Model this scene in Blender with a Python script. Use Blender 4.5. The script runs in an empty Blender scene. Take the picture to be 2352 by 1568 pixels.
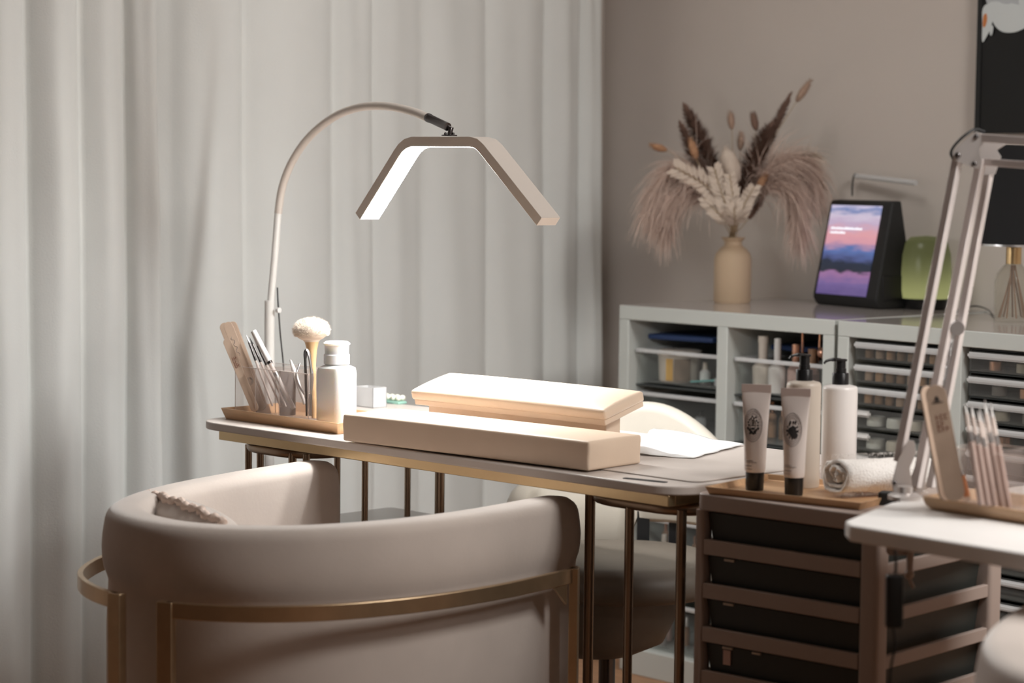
import bpy, bmesh, math, random
from mathutils import Vector, Matrix
from math import sin, cos, pi, radians, sqrt, atan2
random.seed(7)
S = bpy.context.scene
COL = S.collection
# ------------------------------------------------------------------ camera
FPX = 5100.0
PITCH, ROLL, YAW = radians(4.3), radians(.66), radians(45)
CAMP = Vector((0, 0, 1.28))
cy, sy, cp, sp = cos(YAW), sin(YAW), cos(PITCH), sin(PITCH)
FW = Vector((-sy*cp, cy*cp, -sp)); R0 = Vector((cy, sy, 0)); U0 = R0.cross(FW)
RT = cos(ROLL)*R0 + sin(ROLL)*U0; UP = -sin(ROLL)*R0 + cos(ROLL)*U0
cam = bpy.data.objects.new('camera', bpy.data.cameras.new('camera')); COL.objects.link(cam)
M = Matrix.Identity(4)
for i in range(3):
    M[i][0], M[i][1], M[i][2], M[i][3] = RT[i], UP[i], -FW[i], CAMP[i]
cam.matrix_world = M
cam.data.sensor_width = 36; cam.data.lens = FPX/2352*36
cam.data.clip_start = .05
cam.data.dof.use_dof = True; cam.data.dof.focus_distance = 4.3; cam.data.dof.aperture_fstop = 3.4
S.camera = cam
# ------------------------------------------------------------------ world, lights, exposure
S.view_settings.view_transform = 'Standard'; S.view_settings.look = 'None'
S.view_settings.gamma = 1; S.view_settings.use_curve_mapping = False
S.view_settings.exposure = 0.08
W = bpy.data.worlds.new('world'); S.world = W; W.use_nodes = True
W.node_tree.nodes['Background'].inputs[0].default_value = (1, .95, .9, 1)
W.node_tree.nodes['Background'].inputs[1].default_value = .02
def area(name, loc, target, sx, sy_, power, col):
    l = bpy.data.lights.new(name, 'AREA'); l.shape = 'RECTANGLE'; l.size = sx; l.size_y = sy_; l.energy = power; l.color = col
    o = bpy.data.objects.new(name, l); COL.objects.link(o); o.location = loc
    o.rotation_euler = (Vector(target)-Vector(loc)).to_track_quat('-Z', 'Y').to_euler(); return o
area('ceiling_light', (-3.3, 3.35, 2.66), (-3.3, 3.35, 0), .6, .6, 8, (1, .98, .95))
area('ceiling_light', (-.7, 3.2, 2.64), (-1.5, 3.1, 0), .8, .8, 58, (1, .985, .96))
LED_TABLE, LED_DESK = 135.0, 50.0
# ------------------------------------------------------------------ pixel rays -> points on real planes
def ray(x, y): return FW + RT*((x-1176)/FPX) - UP*((y-784)/FPX)
def Z(x, y, z): d = ray(x, y); return CAMP + d*((z-CAMP.z)/d.z)
def YP(x, y, Y): d = ray(x, y); return CAMP + d*(Y/d.y)
def XP(x, y, X): d = ray(x, y); return CAMP + d*(X/d.x)
def D(x, y, w): return CAMP + ray(x, y)*w
def wof(p): return (Vector(p)-CAMP).dot(FW)
# ------------------------------------------------------------------ materials
MATS = {}
def mat(name, col, rough=.5, metal=0, noise=0, nscale=20, bump=0, bscale=80, trans=0, alpha=1, sheen=0, emit=None, estr=0, ior=1.45, sss=0, coat=0, stretch=None):
    m = bpy.data.materials.new(name); m.use_nodes = True; nt = m.node_tree; N = nt.nodes; L = nt.links
    b = N['Principled BSDF']; b.inputs['Base Color'].default_value = (*col, 1)
    b.inputs['Roughness'].default_value = rough; b.inputs['Metallic'].default_value = metal
    b.inputs['Transmission Weight'].default_value = trans; b.inputs['Alpha'].default_value = alpha
    b.inputs['IOR'].default_value = ior; b.inputs['Sheen Weight'].default_value = sheen
    b.inputs['Coat Weight'].default_value = coat
    if sss:
        b.inputs['Subsurface Weight'].default_value = sss; b.inputs['Subsurface Radius'].default_value = (.02, .015, .01); b.inputs['Subsurface Scale'].default_value = 1
    if emit: b.inputs['Emission Color'].default_value = (*emit, 1); b.inputs['Emission Strength'].default_value = estr
    tc = N.new('ShaderNodeTexCoord'); mp = N.new('ShaderNodeMapping'); L.new(tc.outputs['Object'], mp.inputs[0])
    if stretch: mp.inputs['Scale'].default_value = stretch
    if noise:
        n = N.new('ShaderNodeTexNoise'); n.inputs['Scale'].default_value = nscale; n.inputs['Detail'].default_value = 4
        L.new(mp.outputs[0], n.inputs[0])
        r = N.new('ShaderNodeValToRGB'); r.color_ramp.elements[0].position = .3; r.color_ramp.elements[1].position = .7
        r.color_ramp.elements[0].color = (*[c*(1-noise) for c in col], 1); r.color_ramp.elements[1].color = (*[min(1, c*(1+noise)) for c in col], 1)
        L.new(n.outputs[0], r.inputs[0]); L.new(r.outputs[0], b.inputs['Base Color'])
    if bump:
        n2 = N.new('ShaderNodeTexNoise'); n2.inputs['Scale'].default_value = bscale; n2.inputs['Detail'].default_value = 3
        L.new(mp.outputs[0], n2.inputs[0])
        bp = N.new('ShaderNodeBump'); bp.inputs['Strength'].default_value = bump; bp.inputs['Distance'].default_value = .002
        L.new(n2.outputs[0], bp.inputs['Height']); L.new(bp.outputs[0], b.inputs['Normal'])
    MATS[name] = m; return m
mat('wall', (.70, .63, .575), .85, noise=.03, nscale=2, bump=.15, bscale=60)
mat('ceiling', (.5, .47, .44), .9)
mat('curtain', (.76, .77, .75), .85, noise=.03, nscale=3, bump=.25, bscale=220, sheen=.3)
mat('velvet', (.58, .50, .445), .9, noise=.10, nscale=4, bump=.12, bscale=120, sheen=.5)
mat('leather', (.78, .615, .475), .42, noise=.03, nscale=8, bump=.15, bscale=90)
mat('white_leather', (.78, .73, .64), .45, noise=.03, nscale=9, bump=.15, bscale=60)
mat('shaded_leather', (.13, .11, .09), .5, noise=.05, bump=.1)  # swivel chair seat: shade under the table put into the leather colour
mat('laminate', (.64, .575, .53), .38, noise=.03, nscale=10)
mat('brass', (.52, .38, .24), .34, .9, noise=.06, nscale=30)
mat('gold_rail', (.60, .45, .26), .32, .9, noise=.04)
mat('bronze', (.34, .25, .18), .32, .85)
mat('tray', (.62, .39, .22), .35, .25, noise=.12, nscale=14, stretch=(1, 8, 8))
mat('bamboo', (.62, .42, .26), .45, noise=.12, nscale=12, stretch=(1, 10, 10))
mat('white_plastic', (.82, .80, .78), .35)
mat('lamp_paint', (.68, .61, .55), .4)
mat('pole_paint', (.80, .78, .75), .35)
mat('milky', (.86, .86, .86), .35, sss=.4)
mat('black_plastic', (.012, .012, .013), .3)
mat('black_matte', (.018, .018, .018), .6)
mat('chrome', (.78, .78, .79), .28, 1)
mat('steel_dark', (.12, .11, .11), .25, .9)
mat('aluminium', (.62, .58, .56), .3, .6)
mat('arm_paint', (.70, .64, .62), .28, .25)
mat('file_wood', (.50, .37, .28), .7, noise=.05, nscale=40)
mat('file_edge', (.16, .10, .07), .8)
mat('print_red', (.22, .08, .05), .7)
mat('print_dark', (.03, .028, .028), .6)
mat('print_grey', (.25, .22, .21), .6)
mat('bristle', (.85, .76, .66), .9, noise=.05, nscale=50)
mat('bristle_tan', (.62, .45, .30), .9)
mat('wood_handle', (.70, .47, .25), .4)
mat('tube', (.78, .70, .66), .32, sheen=.1)
mat('tube_crimp', (.52, .42, .38), .45)
mat('lotion', (.82, .77, .74), .3)
mat('lotion_warm', (.62, .54, .46), .35)
mat('towel', (.86, .82, .78), .95, bump=1, bscale=300)
mat('paper', (.88, .88, .88), .9)
mat('mint', (.35, .62, .52), .4)
mat('pearl', (.85, .85, .72), .35)
mat('floor', (.36, .19, .10), .45, noise=.25, nscale=6, stretch=(1, 9, 1))
mat('cab', (.58, .60, .57), .4)
mat('cab_top', (.44, .40, .375), .12)
mat('unit', (.40, .32, .28), .5)
mat('smoke', (.045, .05, .045), .25, alpha=.93)
mat('smoke_box', (.035, .038, .034), .5)
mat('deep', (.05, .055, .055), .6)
mat('ceramic', (.58, .43, .29), .6, bump=.15, bscale=40)
mat('pampas', (.70, .54, .46), .9, noise=.1)
mat('pampas_dark', (.27, .165, .125), .9, noise=.15)
mat('dry_cream', (.66, .55, .46), .9, noise=.08)
mat('dry_orange', (.50, .28, .16), .9, noise=.1)
mat('dry_tan', (.48, .33, .25), .9, noise=.1)
mat('stalk', (.45, .33, .2), .8)
mat('blue', (.03, .06, .17), .5)
mat('rosegold', (.75, .42, .30), .25, .8)
mat('gold', (.78, .56, .30), .25, .9)
mat('pink', (.62, .42, .37), .5)
mat('cream_cap', (.72, .64, .56), .5)
mat('label_gold', (.72, .42, .10), .4)
mat('label_brown', (.25, .18, .13), .5)
mat('teal', (.25, .60, .58), .3)
mat('shade', (.008, .008, .009), .8)
mat('orange', (.7, .25, .08), .5)
mat('copper_brown', (.30, .17, .10), .5)
mat('petal', (.74, .78, .78), .7)
mat('petal_shade', (.55, .58, .60), .7)
mat('stick', (.42, .31, .27), .6)
mat('art', (.008, .008, .008), .5)
mat('ruffle', (.72, .58, .50), .9)
mat('led', (1, 1, 1), .5, emit=(1, 1, .985), estr=LED_TABLE)
mat('led_desk', (1, 1, 1), .5, emit=(1, .96, .92), estr=LED_DESK)
def clear(name, col, ior=1.1, rough=.05, mix=.78, gcol=(1, 1, 1)):
    m = bpy.data.materials.new(name); m.use_nodes = True; nt = m.node_tree; N = nt.nodes; L = nt.links
    b = N['Principled BSDF']; b.inputs['Base Color'].default_value = (*gcol, 1); b.inputs['Roughness'].default_value = rough
    t = N.new('ShaderNodeBsdfTransparent'); t.inputs[0].default_value = (*col, 1)
    fr = N.new('ShaderNodeLayerWeight'); fr.inputs[0].default_value = .5
    pw = N.new('ShaderNodeMath'); pw.operation = 'POWER'; pw.inputs[1].default_value = 4; L.new(fr.outputs['Facing'], pw.inputs[0])
    mr = N.new('ShaderNodeMapRange'); mr.inputs[3].default_value = 1-mix; mr.inputs[4].default_value = min(1, 1.5-mix)
    L.new(pw.outputs[0], mr.inputs[0])
    mx = N.new('ShaderNodeMixShader'); L.new(mr.outputs[0], mx.inputs[0]); L.new(t.outputs[0], mx.inputs[1]); L.new(b.outputs[0], mx.inputs[2])
    L.new(mx.outputs[0], N['Material Output'].inputs[0]); MATS[name] = m
clear('acrylic', (.985, .975, .97), mix=.925, gcol=(.9, .8, .76))
clear('acrylic_edge', (1, 1, 1), mix=.35, gcol=(.95, .84, .78))
clear('bin', (.95, .96, .955), mix=.94, gcol=(.5, .5, .49))
clear('drawer_clear', (.88, .89, .87), mix=.90, gcol=(.45, .44, .43))
clear('glass', (.93, .92, .89), mix=.93, gcol=(.8, .78, .75))
clear('frost', (.9, .9, .9), mix=.45, gcol=(.9, .9, .9))
def green_mat():
    m = bpy.data.materials.new('green_glass'); m.use_nodes = True; N = m.node_tree.nodes; L = m.node_tree.links
    b = N['Principled BSDF']; b.inputs['Base Color'].default_value = (.05, .06, .035, 1); b.inputs['Roughness'].default_value = .25
    t = N.new('ShaderNodeBsdfTranslucent'); t.inputs[0].default_value = (.36, .385, .25, 1)
    mx = N.new('ShaderNodeMixShader'); mx.inputs[0].default_value = .55
    L.new(b.outputs[0], mx.inputs[1]); L.new(t.outputs[0], mx.inputs[2]); L.new(mx.outputs[0], N['Material Output'].inputs[0]); MATS['green_glass'] = m
green_mat()
# picture shown by the screen: a dusk sky above the sea (the screen is a light source)
def screen_mat():
    m = bpy.data.materials.new('screen'); m.use_nodes = True; N = m.node_tree.nodes; L = m.node_tree.links
    b = N['Principled BSDF']; b.inputs['Base Color'].default_value = (.01, .01, .01, 1); b.inputs['Roughness'].default_value = .2
    tc = N.new('ShaderNodeTexCoord'); sep = N.new('ShaderNodeSeparateXYZ'); L.new(tc.outputs['Object'], sep.inputs[0])
    mp = N.new('ShaderNodeMapping'); mp.inputs['Scale'].default_value = (9, 9, 45); L.new(tc.outputs['Object'], mp.inputs[0])
    n = N.new('ShaderNodeTexNoise'); n.inputs['Scale'].default_value = 1.6; n.inputs['Detail'].default_value = 4; L.new(mp.outputs[0], n.inputs[0])
    mr = N.new('ShaderNodeMapRange'); mr.inputs[1].default_value = .0; mr.inputs[2].default_value = .262; L.new(sep.outputs[2], mr.inputs[0])
    ma = N.new('ShaderNodeMath'); ma.operation = 'MULTIPLY_ADD'; ma.inputs[1].default_value = .16; L.new(n.outputs[0], ma.inputs[0])
    sb = N.new('ShaderNodeMath'); sb.operation = 'SUBTRACT'; sb.inputs[1].default_value = .08; L.new(mr.outputs[0], sb.inputs[0]); L.new(sb.outputs[0], ma.inputs[2])
    r = N.new('ShaderNodeValToRGB'); L.new(ma.outputs[0], r.inputs[0]); e = r.color_ramp.elements
    stops = [(0, (.10, .07, .20)), (.12, (.16, .11, .28)), (.22, (.30, .15, .30)), (.245, (.02, .025, .04)), (.33, (.02, .028, .05)), (.37, (.07, .09, .22)), (.46, (.10, .16, .38)),
             (.54, (.62, .30, .36)), (.62, (.68, .33, .36)), (.72, (.50, .38, .52)), (.80, (.58, .50, .62)), (.86, (.17, .22, .42)), (.90, (.55, .50, .66)), (.97, (.14, .22, .50)), (1, (.45, .48, .68))]
    e[0].position, e[0].color = stops[0][0], (*stops[0][1], 1); e[1].position, e[1].color = stops[-1][0], (*stops[-1][1], 1)
    for p, c in stops[1:-1]:
        q = e.new(p); q.color = (*c, 1)
    L.new(r.outputs[0], b.inputs['Emission Color']); b.inputs['Emission Strength'].default_value = 1.0; MATS['screen'] = m
screen_mat()
# ------------------------------------------------------------------ mesh helpers
def box(bm, lo, hi, mtx=None):
    x0, y0, z0 = lo; x1, y1, z1 = hi
    v = [bm.verts.new(p) for p in ((x0, y0, z0), (x1, y0, z0), (x1, y1, z0), (x0, y1, z0), (x0, y0, z1), (x1, y0, z1), (x1, y1, z1), (x0, y1, z1))]
    for f in ((0, 3, 2, 1), (4, 5, 6, 7), (0, 1, 5, 4), (1, 2, 6, 5), (2, 3, 7, 6), (3, 0, 4, 7)): bm.faces.new([v[i] for i in f])
    if mtx:
        for q in v: q.co = mtx @ q.co
    return v
def prism(bm, pts, z0, z1, mtx=None):
    a = [bm.verts.new((p[0], p[1], z0)) for p in pts]; b = [bm.verts.new((p[0], p[1], z1)) for p in pts]; n = len(pts)
    bm.faces.new(a[::-1]); bm.faces.new(b)
    for i in range(n): bm.faces.new((a[i], a[(i+1) % n], b[(i+1) % n], b[i]))
    if mtx:
        for q in a+b: q.co = mtx @ q.co
    return a+b
def rrect(x0, y0, x1, y1, r, n=6):
    P = []
    for cx, cy_, a0 in ((x1-r, y1-r, 0), (x0+r, y1-r, 90), (x0+r, y0+r, 180), (x1-r, y0+r, 270)):
        for i in range(n+1):
            a = radians(a0+90*i/n); P.append((cx+r*cos(a), cy_+r*sin(a)))
    return P
def lathe(bm, prof, c=(0, 0, 0), seg=24, mtx=None, sx=1, sy_=1):
    rings = []; vs = []
    for r, z in prof:
        if r < 1e-5: ring = [bm.verts.new((c[0], c[1], c[2]+z))]
        else: ring = [bm.verts.new((c[0]+r*sx*cos(2*pi*i/seg), c[1]+r*sy_*sin(2*pi*i/seg), c[2]+z)) for i in range(seg)]
        rings.append(ring); vs += ring
    for a, b in zip(rings, rings[1:]):
        for i in range(seg):
            j = (i+1) % seg
            if len(a) == 1 and len(b) > 1: bm.faces.new((a[0], b[j], b[i]))
            elif len(b) == 1 and len(a) > 1: bm.faces.new((a[i], a[j], b[0]))
            elif len(a) > 1: bm.faces.new((a[i], a[j], b[j], b[i]))
    for ring, rev in ((rings[0], True), (rings[-1], False)):
        if len(ring) > 1: bm.faces.new(ring[::-1] if rev else ring)
    if mtx:
        for q in vs: q.co = mtx @ q.co
    return vs
def spline(pts, n=6, closed=False):
    P = [Vector(p) for p in pts]; out = []; m = len(P)
    rng = range(m) if closed else range(m-1)
    for i in rng:
        p1, p2 = P[i], P[(i+1) % m]
        p0 = P[(i-1) % m] if (closed or i > 0) else p1*2-p2
        p3 = P[(i+2) % m] if (closed or i < m-2) else p2*2-p1
        for k in range(n):
            t = k/n; out.append(.5*((2*p1)+(-p0+p2)*t+(2*p0-5*p1+4*p2-p3)*t*t+(-p0+3*p1-3*p2+p3)*t**3))
    if not closed: out.append(P[-1])
    return out
def tube(bm, pts, r, seg=10, closed=False, flat=1.0, sq=False):
    P = [Vector(p) for p in pts]; n = len(P); R = r if isinstance(r, (list, tuple)) else [r]*n
    rings = []; ref = None
    if sq: seg = 4
    for i in range(n):
        if closed: t = P[(i+1) % n]-P[i-1]
        else: t = P[min(i+1, n-1)]-P[max(i-1, 0)]
        t.normalize()
        if ref is None: ref = Vector((0, 0, 1)) if abs(t.z) < .9 else Vector((1, 0, 0))
        u = (ref-t*ref.dot(t)).normalized(); v = t.cross(u); ref = u
        off = pi/4 if sq else 0; k = sqrt(2) if sq else 1
        rings.append([bm.verts.new(P[i]+(u*cos(off+2*pi*j/seg)*flat+v*sin(off+2*pi*j/seg))*R[i]*k) for j in range(seg)])
    m = n if closed else n-1
    for i in range(m):
        a, b = rings[i], rings[(i+1) % n]
        for j in range(seg): bm.faces.new((a[j], a[(j+1) % seg], b[(j+1) % seg], b[j]))
    if not closed: bm.faces.new(rings[0][::-1]); bm.faces.new(rings[-1])
    return [v for r_ in rings for v in r_]
def ball(bm, c, r, seg=14, sc=(1, 1, 1), mtx=None):
    m = Matrix.Translation(c) @ Matrix.Diagonal((*[s*r for s in sc], 1))
    if mtx: m = mtx @ m
    return bmesh.ops.create_uvsphere(bm, u_segments=seg, v_segments=max(6, seg*2//3), radius=1, matrix=m)['verts']
def sweep(bm, path, prof, endcap=True):
    """path: 2D points; prof: (offset to the left-hand normal, z) closed loop"""
    n = len(path); rings = []
    for i in range(n):
        a = Vector(path[max(i-1, 0)]); b = Vector(path[min(i+1, n-1)]); t = (b-a).normalized(); nn = Vector((-t.y, t.x))
        p = Vector(path[i]); rings.append([bm.verts.new((p.x+nn.x*o, p.y+nn.y*o, z)) for o, z in (prof(i/(n-1)) if callable(prof) else prof)])
    m = len(rings[0])
    for a, b in zip(rings, rings[1:]):
        for j in range(m): bm.faces.new((a[j], a[(j+1) % m], b[(j+1) % m], b[j]))
    if endcap: bm.faces.new(rings[0][::-1]); bm.faces.new(rings[-1])
INV = {}
def new(): return bmesh.new()
def obj(name, bm, m, parent=None, smooth=True, bev=0, seg=3, sub=0, local=False, label=None, angle=40):
    """vertices are world coordinates unless local=True; the parent's placement is taken out"""
    if parent is not None and not local: bm.transform(INV[parent.name])
    bmesh.ops.recalc_face_normals(bm, faces=bm.faces)
    me = bpy.data.meshes.new(name); bm.to_mesh(me); bm.free()
    o = bpy.data.objects.new(name, me); COL.objects.link(o)
    if m: me.materials.append(MATS[m])
    if smooth:
        for p in me.polygons: p.use_smooth = True
        try: me.set_sharp_from_angle(angle=radians(angle))
        except Exception: pass
    if bev:
        b = o.modifiers.new('bevel', 'BEVEL'); b.width = bev; b.segments = seg; b.limit_method = 'ANGLE'; b.angle_limit = radians(35)
    if sub:
        s_ = o.modifiers.new('sub', 'SUBSURF'); s_.levels = sub; s_.render_levels = sub
    if parent is not None: o.parent = parent
    if parent is not None: INV[o.name] = INV[parent.name] if not local else INV.get(parent.name)
    if label: o['label'] = label
    return o
def tag(o, label, cat, group=None, kind=None):
    o['label'] = label; o['category'] = cat
    if group: o['group'] = group
    if kind: o['kind'] = kind
    return o
def thing(name, label, cat, loc=(0, 0, 0), rotz=0, group=None, mtx=None):
    o = bpy.data.objects.new(name, None); COL.objects.link(o); o.empty_display_size = .05
    m = mtx if mtx is not None else Matrix.Translation(Vector(loc)) @ Matrix.Rotation(rotz, 4, 'Z')
    o.matrix_world = m; o.matrix_basis = m; INV[o.name] = m.inverted()
    return tag(o, label, cat, group)
def struct(name, bm, m, **k):
    o = obj(name, bm, m, **k); o['kind'] = 'structure'; return o
def dup(root, mtx, label=None, group=None):
    r = root.copy(); COL.objects.link(r); r.matrix_world = mtx; r.matrix_basis = mtx; INV[r.name] = mtx.inverted()
    if label: r['label'] = label
    if group: r['group'] = group
    for ch in list(root.children):
        c = ch.copy(); COL.objects.link(c); c.parent = r
        for g in ch.children:
            d = g.copy(); COL.objects.link(d); d.parent = c
    return r
def sit(o, label, cat, group=None):
    """give a single-mesh thing an origin at its own base"""
    me = o.data; xs = [v.co.x for v in me.vertices]; ys = [v.co.y for v in me.vertices]; zs = [v.co.z for v in me.vertices]
    c = Vector(((min(xs)+max(xs))/2, (min(ys)+max(ys))/2, min(zs))); me.transform(Matrix.Translation(-c)); o.matrix_basis = Matrix.Translation(c) ; INV[o.name] = o.matrix_basis.inverted()
    return tag(o, label, cat, group)
def frame(o, x, y=None):
    """matrix with origin o, local x along x, local z near world z (or along y)"""
    x = Vector(x).normalized(); z = Vector((0, 0, 1)) if y is None else Vector(y)
    z = (z-x*z.dot(x)).normalized(); yv = z.cross(x); m = Matrix.Identity(4)
    for i in range(3): m[i][0], m[i][1], m[i][2], m[i][3] = x[i], yv[i], z[i], o[i]
    return m
def stick_frame(p0, p1, face=None):
    """origin p0, local z towards p1, local y facing away from the viewer side"""
    z = (Vector(p1)-Vector(p0)).normalized(); y = Vector(face or (-.7, .7, 0)); y = (y-z*y.dot(z)).normalized(); x = y.cross(z); m = Matrix.Identity(4)
    for i in range(3): m[i][0], m[i][1], m[i][2], m[i][3] = x[i], y[i], z[i], p0[i]
    return m
# ================================================================== ROOM
WX, WY = -4.50, 4.87
bm = new(); box(bm, (WX-.1, -1.5, -.1), (1.6, WY+.1, 0)); struct('floor', bm, 'floor', smooth=False)
bm = new(); box(bm, (WX-.1, WY, 0), (1.6, WY+.1, 2.7)); struct('wall_back', bm, 'wall', smooth=False)
bm = new(); box(bm, (WX-.1, -1.5, 0), (WX, WY, 2.7)); struct('wall_left', bm, 'wall', smooth=False)
bm = new(); box(bm, (1.5, -1.5, 0), (1.6, WY, 2.7)); struct('wall_right', bm, 'wall', smooth=False)
bm = new(); box(bm, (WX-.1, -1.5, 2.7), (1.6, WY+.1, 2.8)); struct('ceiling', bm, 'ceiling', smooth=False)
bm = new(); box(bm, (WX, WY-.015, 0), (1.5, WY, .09)); struct('baseboard_back', bm, 'white_plastic', smooth=False, bev=.004)
# curtains: pleats hanging in front of the left wall
CX = -4.31
def curtain(folds, label, amp0, x_off=0, seed=1):
    rnd = random.Random(seed)
    Ys = [XP(px, 500, CX).y for px, a in folds]; A = [a for px, a in folds]
    cols = []
    for i in range(len(Ys)-1):
        n = 12
        for k in range(n):
            t = k/n; cols.append((Ys[i]+(Ys[i+1]-Ys[i])*t, A[i], t, i))
    cols.append((Ys[-1], A[-2], 1.0, len(Ys)-2))
    bm = new(); nz = 26; grid = []
    ph = [rnd.uniform(0, 6) for _ in Ys]
    for y, a, t, i in cols:
        col = []
        for k in range(nz+1):
            z = .015+2.6*k/nz
            s = abs(sin(pi*t))**.55 if a > 0 else -.4*abs(sin(pi*t))**.8
            depth = amp0*abs(a)*s*(.85+.25*(1-z/2.6))+.006*sin(3*z+ph[i])*sin(pi*t)+.005*sin(2*pi*t*(1.6+.3*sin(ph[i]))+ph[i]+.5*z)*sin(pi*t)+.004*sin(9*z+ph[i]*2+t*4)*sin(pi*t)
            dy = .012*sin(1.3*z+ph[min(i+1, len(ph)-1)]*.3+.8)*sin(pi*(z/2.6)) + .01*(1-z/2.6)*(t-.5)
            col.append(bm.verts.new((CX+x_off+depth, y+dy, z)))
        grid.append(col)
    for a, b in zip(grid, grid[1:]):
        for k in range(nz): bm.faces.new((a[k], b[k], b[k+1], a[k+1]))
    o = obj('curtain', bm, 'curtain', sub=1, angle=180); sm = o.modifiers.new('solid', 'SOLIDIFY'); sm.thickness = .003
    tag(o, label, 'curtain', None); return o
curtain([(-420, 1), (-260, 1), (-110, 1), (42, 1), (160, .7), (258, 1.15), (330, -.5)], 'pale grey curtain at the far left edge, with deep folds from ceiling to floor', .055, .03, 3)
curtain([(262, -1), (405, .9), (560, 1.0), (765, .75), (855, .45), (965, .8), (1110, 1), (1245, .8), (1325, .8), (1374, .3)], 'wide pale grey curtain behind the arched lamp, reaching the beige wall', .05, 0, 5)
# ================================================================== NAIL TABLE
T = .76
tb = thing('manicure_table', 'long beige manicure table with gold edge rail and rod pedestals', 'table', (-3.07, 3.07, 0))
TX0, TX1, TY0, TY1 = -3.745, -2.405, 2.80, 3.36
bm = new(); prism(bm, rrect(TX0, TY0, TX1, TY1, .07, 8), T-.0165, T); obj('tabletop', bm, 'laminate', tb, bev=.003)
bm = new()
for lo, hi in (((TX0+.075, TY0+.012), (TX1-.03, TY0+.03)), ((TX0+.075, TY1-.04), (TX1-.03, TY1-.02)), ((TX0+.075, TY0+.03), (TX0+.09, TY1-.04)), ((TX1-.045, TY0+.03), (TX1-.03, TY1-.04))):
    box(bm, (lo[0], lo[1], T-.036), (hi[0], hi[1], T-.0165))
obj('edge_rail', bm, 'gold_rail', tb, bev=.0015)
bm = new(); box(bm, (TX0+.092, TY0+.035, T-.03), (TX1-.047, TY1-.045, T-.0166)); obj('underside_panel', bm, 'laminate', tb)
a, b = Z(1433, 1098, T), Z(1531, 1108, T)
bm = new(); prism(bm, rrect(0, -.006, (b-a).length, .006, .003), -.001, .0012, frame(a, b-a)); obj('slot', bm, 'black_matte', tb, label='black slot in the tabletop')
def pedestal(x0, x1, y0, y1, rods):
    zr = T-.048; P = rrect(x0, y0, x1, y1, .08, 6)
    bm = new(); tube(bm, [(p[0], p[1], zr) for p in P], .0115, 10, closed=True); obj('pedestal_ring', bm, 'bronze', tb)
    bm = new(); tube(bm, [(p[0], p[1], .02) for p in P], .0115, 10, closed=True); obj('foot_ring', bm, 'bronze', tb)
    for x, y, r in rods:
        bm = new(); tube(bm, [(x, y, .02), (x, y, zr)], r, 12); obj('rod', bm, 'bronze', tb)
def xat(px, Y): return YP(px, 1000, Y).x
pedestal(-3.655, -3.43, 2.845, 3.27, [(xat(571, 2.87), 2.87, .0075), (xat(598, 2.85), 2.85, .0075), (xat(672, 2.85), 2.85, .0085), (xat(704, 2.86), 2.86, .0075), (xat(775, 3.08), 3.08, .007), (xat(839, 3.06), 3.06, .007),
                                      (xat(937, 3.25), 3.25, .007), (xat(1011, 3.25), 3.25, .011)])
pedestal(-2.685, -2.425, 2.86, 3.27, [(-2.678, 2.88, .0095), (xat(1449, 2.86), 2.86, .0085), (xat(1569, 2.868), 2.868, .009), (-2.66, 3.25, .0085), (-2.44, 3.25, .0085)])
bm = new(); prism(bm, rrect(-3.70, 2.90, -3.44, 3.32, .02), .518, .53); obj('lower_shelf', bm, 'cab_top', tb, bev=.002, label='glossy grey shelf')
# desk mat
bm = new(); mo = Z(1597, 1106, T+.002); prism(bm, rrect(-.80, 0, 0, .455, .02), 0, .0022, Matrix.Translation((mo.x+.005, mo.y-.003, T+.0004)))
sit(obj('desk_mat', bm, 'laminate', bev=.0008), 'thin beige mat lying under the cushions, its brown edge near the table corner', 'mat')
# ------------------------------------------------------------------ wooden tray with flared sides
def tray(x0, x1, y0, y1, z, h, fl, th, m, label, rot=0, name='tray'):
    t = thing(name, label, 'tray', (x0, y0, z), rot)
    bm = new()
    o0 = rrect(0, 0, x1-x0, y1-y0, .002, 2); o1 = rrect(-fl, -fl, x1-x0+fl, y1-y0+fl, .003, 2)
    i1 = rrect(-fl+th, -fl+th, x1-x0+fl-th, y1-y0+fl-th, .002, 2); i0 = rrect(th, th, x1-x0-th, y1-y0-th, .002, 2)
    rings = [[bm.verts.new((p[0], p[1], zz)) for p in P] for P, zz in ((o0, 0), (o1, h), (i1, h), (i0, th))]
    n = len(o0); bm.faces.new(rings[0][::-1]); bm.faces.new(rings[3])
    for a_, b_ in zip(rings, rings[1:]):
        for i in range(n): bm.faces.new((a_[i], a_[(i+1) % n], b_[(i+1) % n], b_[i]))
    obj('tray_body', bm, m, t, local=True, bev=.0006, seg=2); return t
tray(-3.715, -3.352, 2.864, 3.05, T+.0002, .023, .008, .004, 'tray', 'narrow copper-coloured tray on the left end of the table, holding the tools and bottle')
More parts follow.
